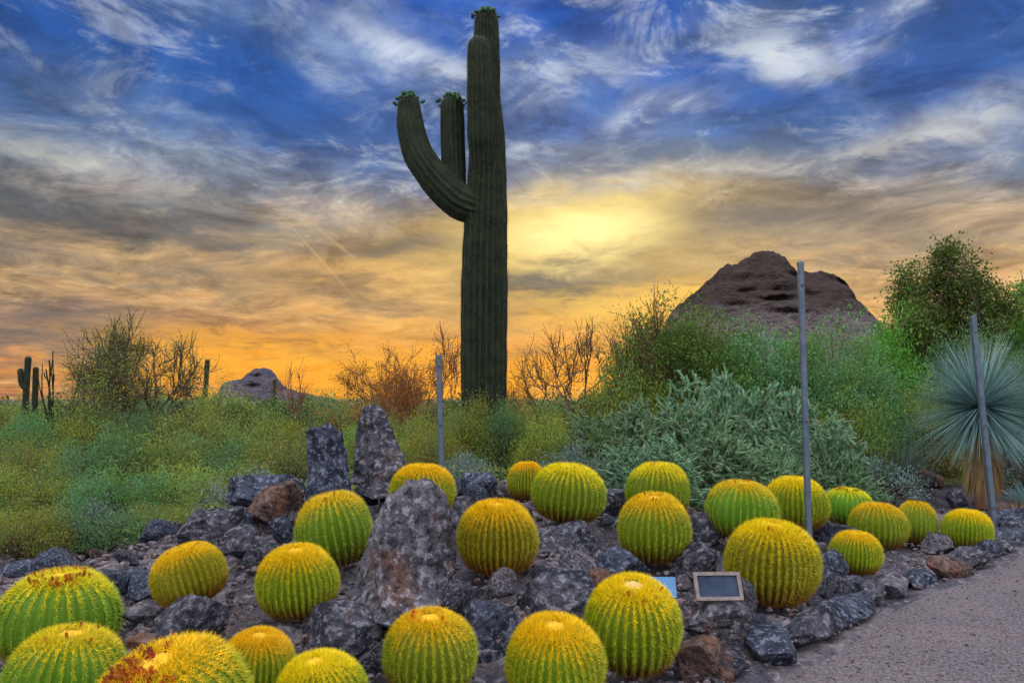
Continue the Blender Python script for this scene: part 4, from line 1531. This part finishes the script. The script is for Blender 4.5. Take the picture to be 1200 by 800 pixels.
def post(top, bot, Y, wpx, label, collar=True):
    pt, pb = at(top[0], top[1], Y), at(bot[0], bot[1], Y)
    g0 = gz(pb.x, Y)
    pb = pb + (pt - pb) * ((g0 - pb.z) / (pt.z - pb.z))
    o = empty('metal_post', pb)
    r = wpx / FPX * Y / 2 * .84
    d = pt - pb
    q = Vector((0, 0, 1)).rotation_difference(d.normalized())
    L_ = d.length
    # rounded square section
    mb = MB()
    sec = []
    for k in range(16):
        a = 2 * math.pi * k / 16 + math.pi / 16
        c, s = math.cos(a), math.sin(a)
        f = 1 / max(abs(c), abs(s)) * .82 + .18
        sec.append((c * r * min(f, 1.28) * .9, s * r * min(f, 1.28) * .9))
    zs = [-.15, L_]
    V = [q @ Vector((c, s, z)) for z in zs for c, s in sec]
    mb.add(V, [[k, (k + 1) % 16, 16 + (k + 1) % 16, 16 + k] for k in range(16)])
    mb.build('pole', M['metal'], o)
    V = [q @ Vector((c * 1.1, s * 1.1, z)) for z in (L_ - .015, L_ + .012) for c, s in sec] + [q @ Vector((0, 0, L_ + .025)), q @ Vector((0, 0, L_ - .015))]
    cap = MB().add(V, [[k, (k + 1) % 16, 16 + (k + 1) % 16, 16 + k] for k in range(16)])
    cap.add(V, [[16 + k, 16 + (k + 1) % 16, 32] for k in range(16)])
    cap.add(V, [[(k + 1) % 16, k, 33] for k in range(16)])
    cap.build('cap', M['metal'], o)
    for f_ in (.12, .5, .93):
        c_ = q @ Vector((0, -r * .95, L_ * f_))
        tube([c_, c_ + Vector((0, -.012, 0))], [.011, .009], 6).build('bolt', M['twig'], o)
    if collar:
        tube([(0, 0, -.03), (0, 0, .035), (0, 0, .05)], [r * 2.1, r * 2.0, r * 1.2], 16).build('footing', M['rock_pale'], o, False)
    tag(o, label, 'post', 'grey metal posts')


post((938, 309), (950, 695), 6.6, 9, 'tall blue grey metal post rising past the big butte, tallest of the three')
post((1140, 372), (1166, 625), 9.45, 8.5, 'leaning grey metal post in front of the blue yucca')
post((514, 418), (518, 560), 8.6, 8.5, 'short grey metal post left of the giant saguaro')


def sign(px, py, Y, wpx, hpx, face, frame, label, tilt=-32, yaw=0):
    p = at(px, py, Y)
    g0 = gz(p.x, Y)
    o = empty('plant_sign', (p.x, Y, g0))
    w, h = wpx / FPX * Y, hpx / FPX * Y
    hz = p.z - g0
    rot = Matrix.Rotation(R(yaw), 4, 'Z') @ Matrix.Rotation(R(tilt), 4, 'X')
    h = h / math.cos(R(tilt))
    mb = MB()
    box(mb, (0, 0, hz), (w * .98, .012, h * .98), rot)
    mb.build('panel', M[face], o)
    if frame:
        mb = MB()
        b = .022
        for (cx, cz, sx, sz) in [(0, h / 2, w + 2 * b, b), (0, -h / 2, w + 2 * b, b), (-w / 2 - b / 2, 0, b, h - b), (w / 2 + b / 2, 0, b, h - b)]:
            c = rot @ Vector((cx, -.004, cz))
            box(mb, (c.x, c.y, c.z + hz), (sx, .026, sz), rot)
        mb.build('frame', M['frame'], o)
    mb = MB()
    for sx in (-.25, .25):
        box(mb, (sx * w, .035, (hz - .03) / 2 - .05), (.018, .018, hz + .07))
    mb.build('stake', M['metal'], o)
    tag(o, label, 'sign')


sign(841, 687, 5.02, 46, 25, 'plate', True, 'small framed sign with a dark blue face in front of the tall cactus', -28, 2)
sign(770, 688, 5.35, 44, 20, 'plate2', False, 'small light blue sign half hidden behind the pale crowned cactus', -40, -4)


# ------------------------------------------------------------------ buttes
def butte(name, Y, sky, depth, ledges, pits, m, label, base=468, nx=220, ny=130):
    xs = np.array([at(p[0], 468, Y).x for p in sky])
    hs = np.array([at(600, p[1], Y).z for p in sky])
    X = np.linspace(xs[0], xs[-1], nx)
    U = np.linspace(-1, 1, ny)
    span = xs[-1] - xs[0]
    V = []
    for u in U:
        for x in X:
            h = np.interp(x, xs, hs)
            f = 1 - abs(u) ** 1.5
            z = h * f
            pw = Vector((x / span * 6, u * 3, z / span * 5))
            rough = fbm(pw, 1.4, 6)
            # ledges: horizontal strata cut into the slope
            st = math.sin((z + rough * span * .03 + x * .08) / span * 46)
            z += rough * span * .03 * min(1, f * 3) + (abs(noise.noise(pw * 5)) - .2) * span * .009 * min(1, f * 4) + (max(st, .2) - .2) * span * .006
            yy = Y + u * depth
            if u < 0:
                for (a, b, rx, rz, dp) in pits:
                    px_, pz_ = at(a, b, Y).x, at(a, b, Y).z
                    ex = (x - px_) / (rx / FPX * Y)
                    ez = (z - pz_) / (rz / FPX * Y)
                    q = ex * ex + ez * ez
                    if q < 4:
                        yy += dp * .6 * math.exp(-q * 1.5) * span * (1 + rough * 2)
            V.append((x, yy, z - .5))
    F = [[i * nx + k, i * nx + k + 1, (i + 1) * nx + k + 1, (i + 1) * nx + k] for i in range(ny - 1) for k in range(nx - 1)]
    o = MB().add(V, F).build(name, m, smooth=False)
    tag(o, label, 'butte', kind='structure')


def butte_mat(name, a, b, dk, sc):
    m, g = mat(name)
    tc = g.add('ShaderNodeTexCoord')
    v = tc.outputs['Object']
    mp = g.add('ShaderNodeMapping', {'Vector': v, 'Scale': (1, 1, 3.5)})
    n1 = g.noise(mp.outputs[0], .035 * sc, 9, .68, .4).outputs['Fac']
    n2 = g.noise(mp.outputs[0], .16 * sc, 7, .7, .6).outputs['Fac']
    z = g.add('ShaderNodeSeparateXYZ', {0: v}).outputs[2]
    c = g.mix(g.smooth(n1, .4, .6), a, b)
    c = g.mix(g.m('MULTIPLY', g.smooth(n2, .50, .40), .75), c, dk)
    # rim rock is a browner, darker stone than the talus
    rim = g.smooth(g.m('ADD', z, g.m('MULTIPLY', n1, 60 / sc)), 84 / sc, 108 / sc)
    c = g.mix(g.m('MULTIPLY', rim, .8), c, (.040, .026, .020, 1))
    finish(g, c, .95, g.m('ADD', n2, n1), 1.0, 4.0 / sc, .1)
    return m


MBUT = butte_mat('red brown butte rock', (.14, .115, .125, 1), (.23, .19, .19, 1), (.022, .017, .022, 1), 1)
butte('butte', 620, [(740, 460), (768, 420), (786, 374), (800, 357), (815, 347), (830, 335), (846, 322), (862, 311), (876, 301), (892, 297), (906, 295),
                     (918, 299), (930, 311), (938, 319), (950, 318), (966, 316), (982, 326), (996, 341), (1010, 357), (1022, 372), (1040, 395), (1075, 430), (1120, 455)],
      85, 0, [(878, 331, 22, 4, .035), (898, 345, 26, 4.5, .05), (892, 356, 30, 4, .05), (921, 325, 14, 5, .05), (862, 346, 14, 3, .03), (905, 372, 30, 3, .035),
              (968, 330, 26, 7, .05), (930, 350, 20, 4, .03), (850, 362, 18, 3, .03), (985, 352, 16, 4, .03)],
      MBUT, 'large double domed red brown butte with dark ledges on the right skyline')
MB2 = butte_mat('blue brown butte rock', (.085, .08, .11, 1), (.15, .12, .14, 1), (.03, .025, .035, 1), 2.4)
butte('butte', 500, [(262, 462), (266, 448), (275, 444), (284, 446), (290, 438), (297, 431), (307, 429), (316, 432), (324, 442), (334, 455), (350, 460), (390, 468)],
      30, 0, [(306, 440, 10, 3, .1), (306, 452, 10, 3, .1)], MB2, 'small round butte on the left skyline', nx=90, ny=60)
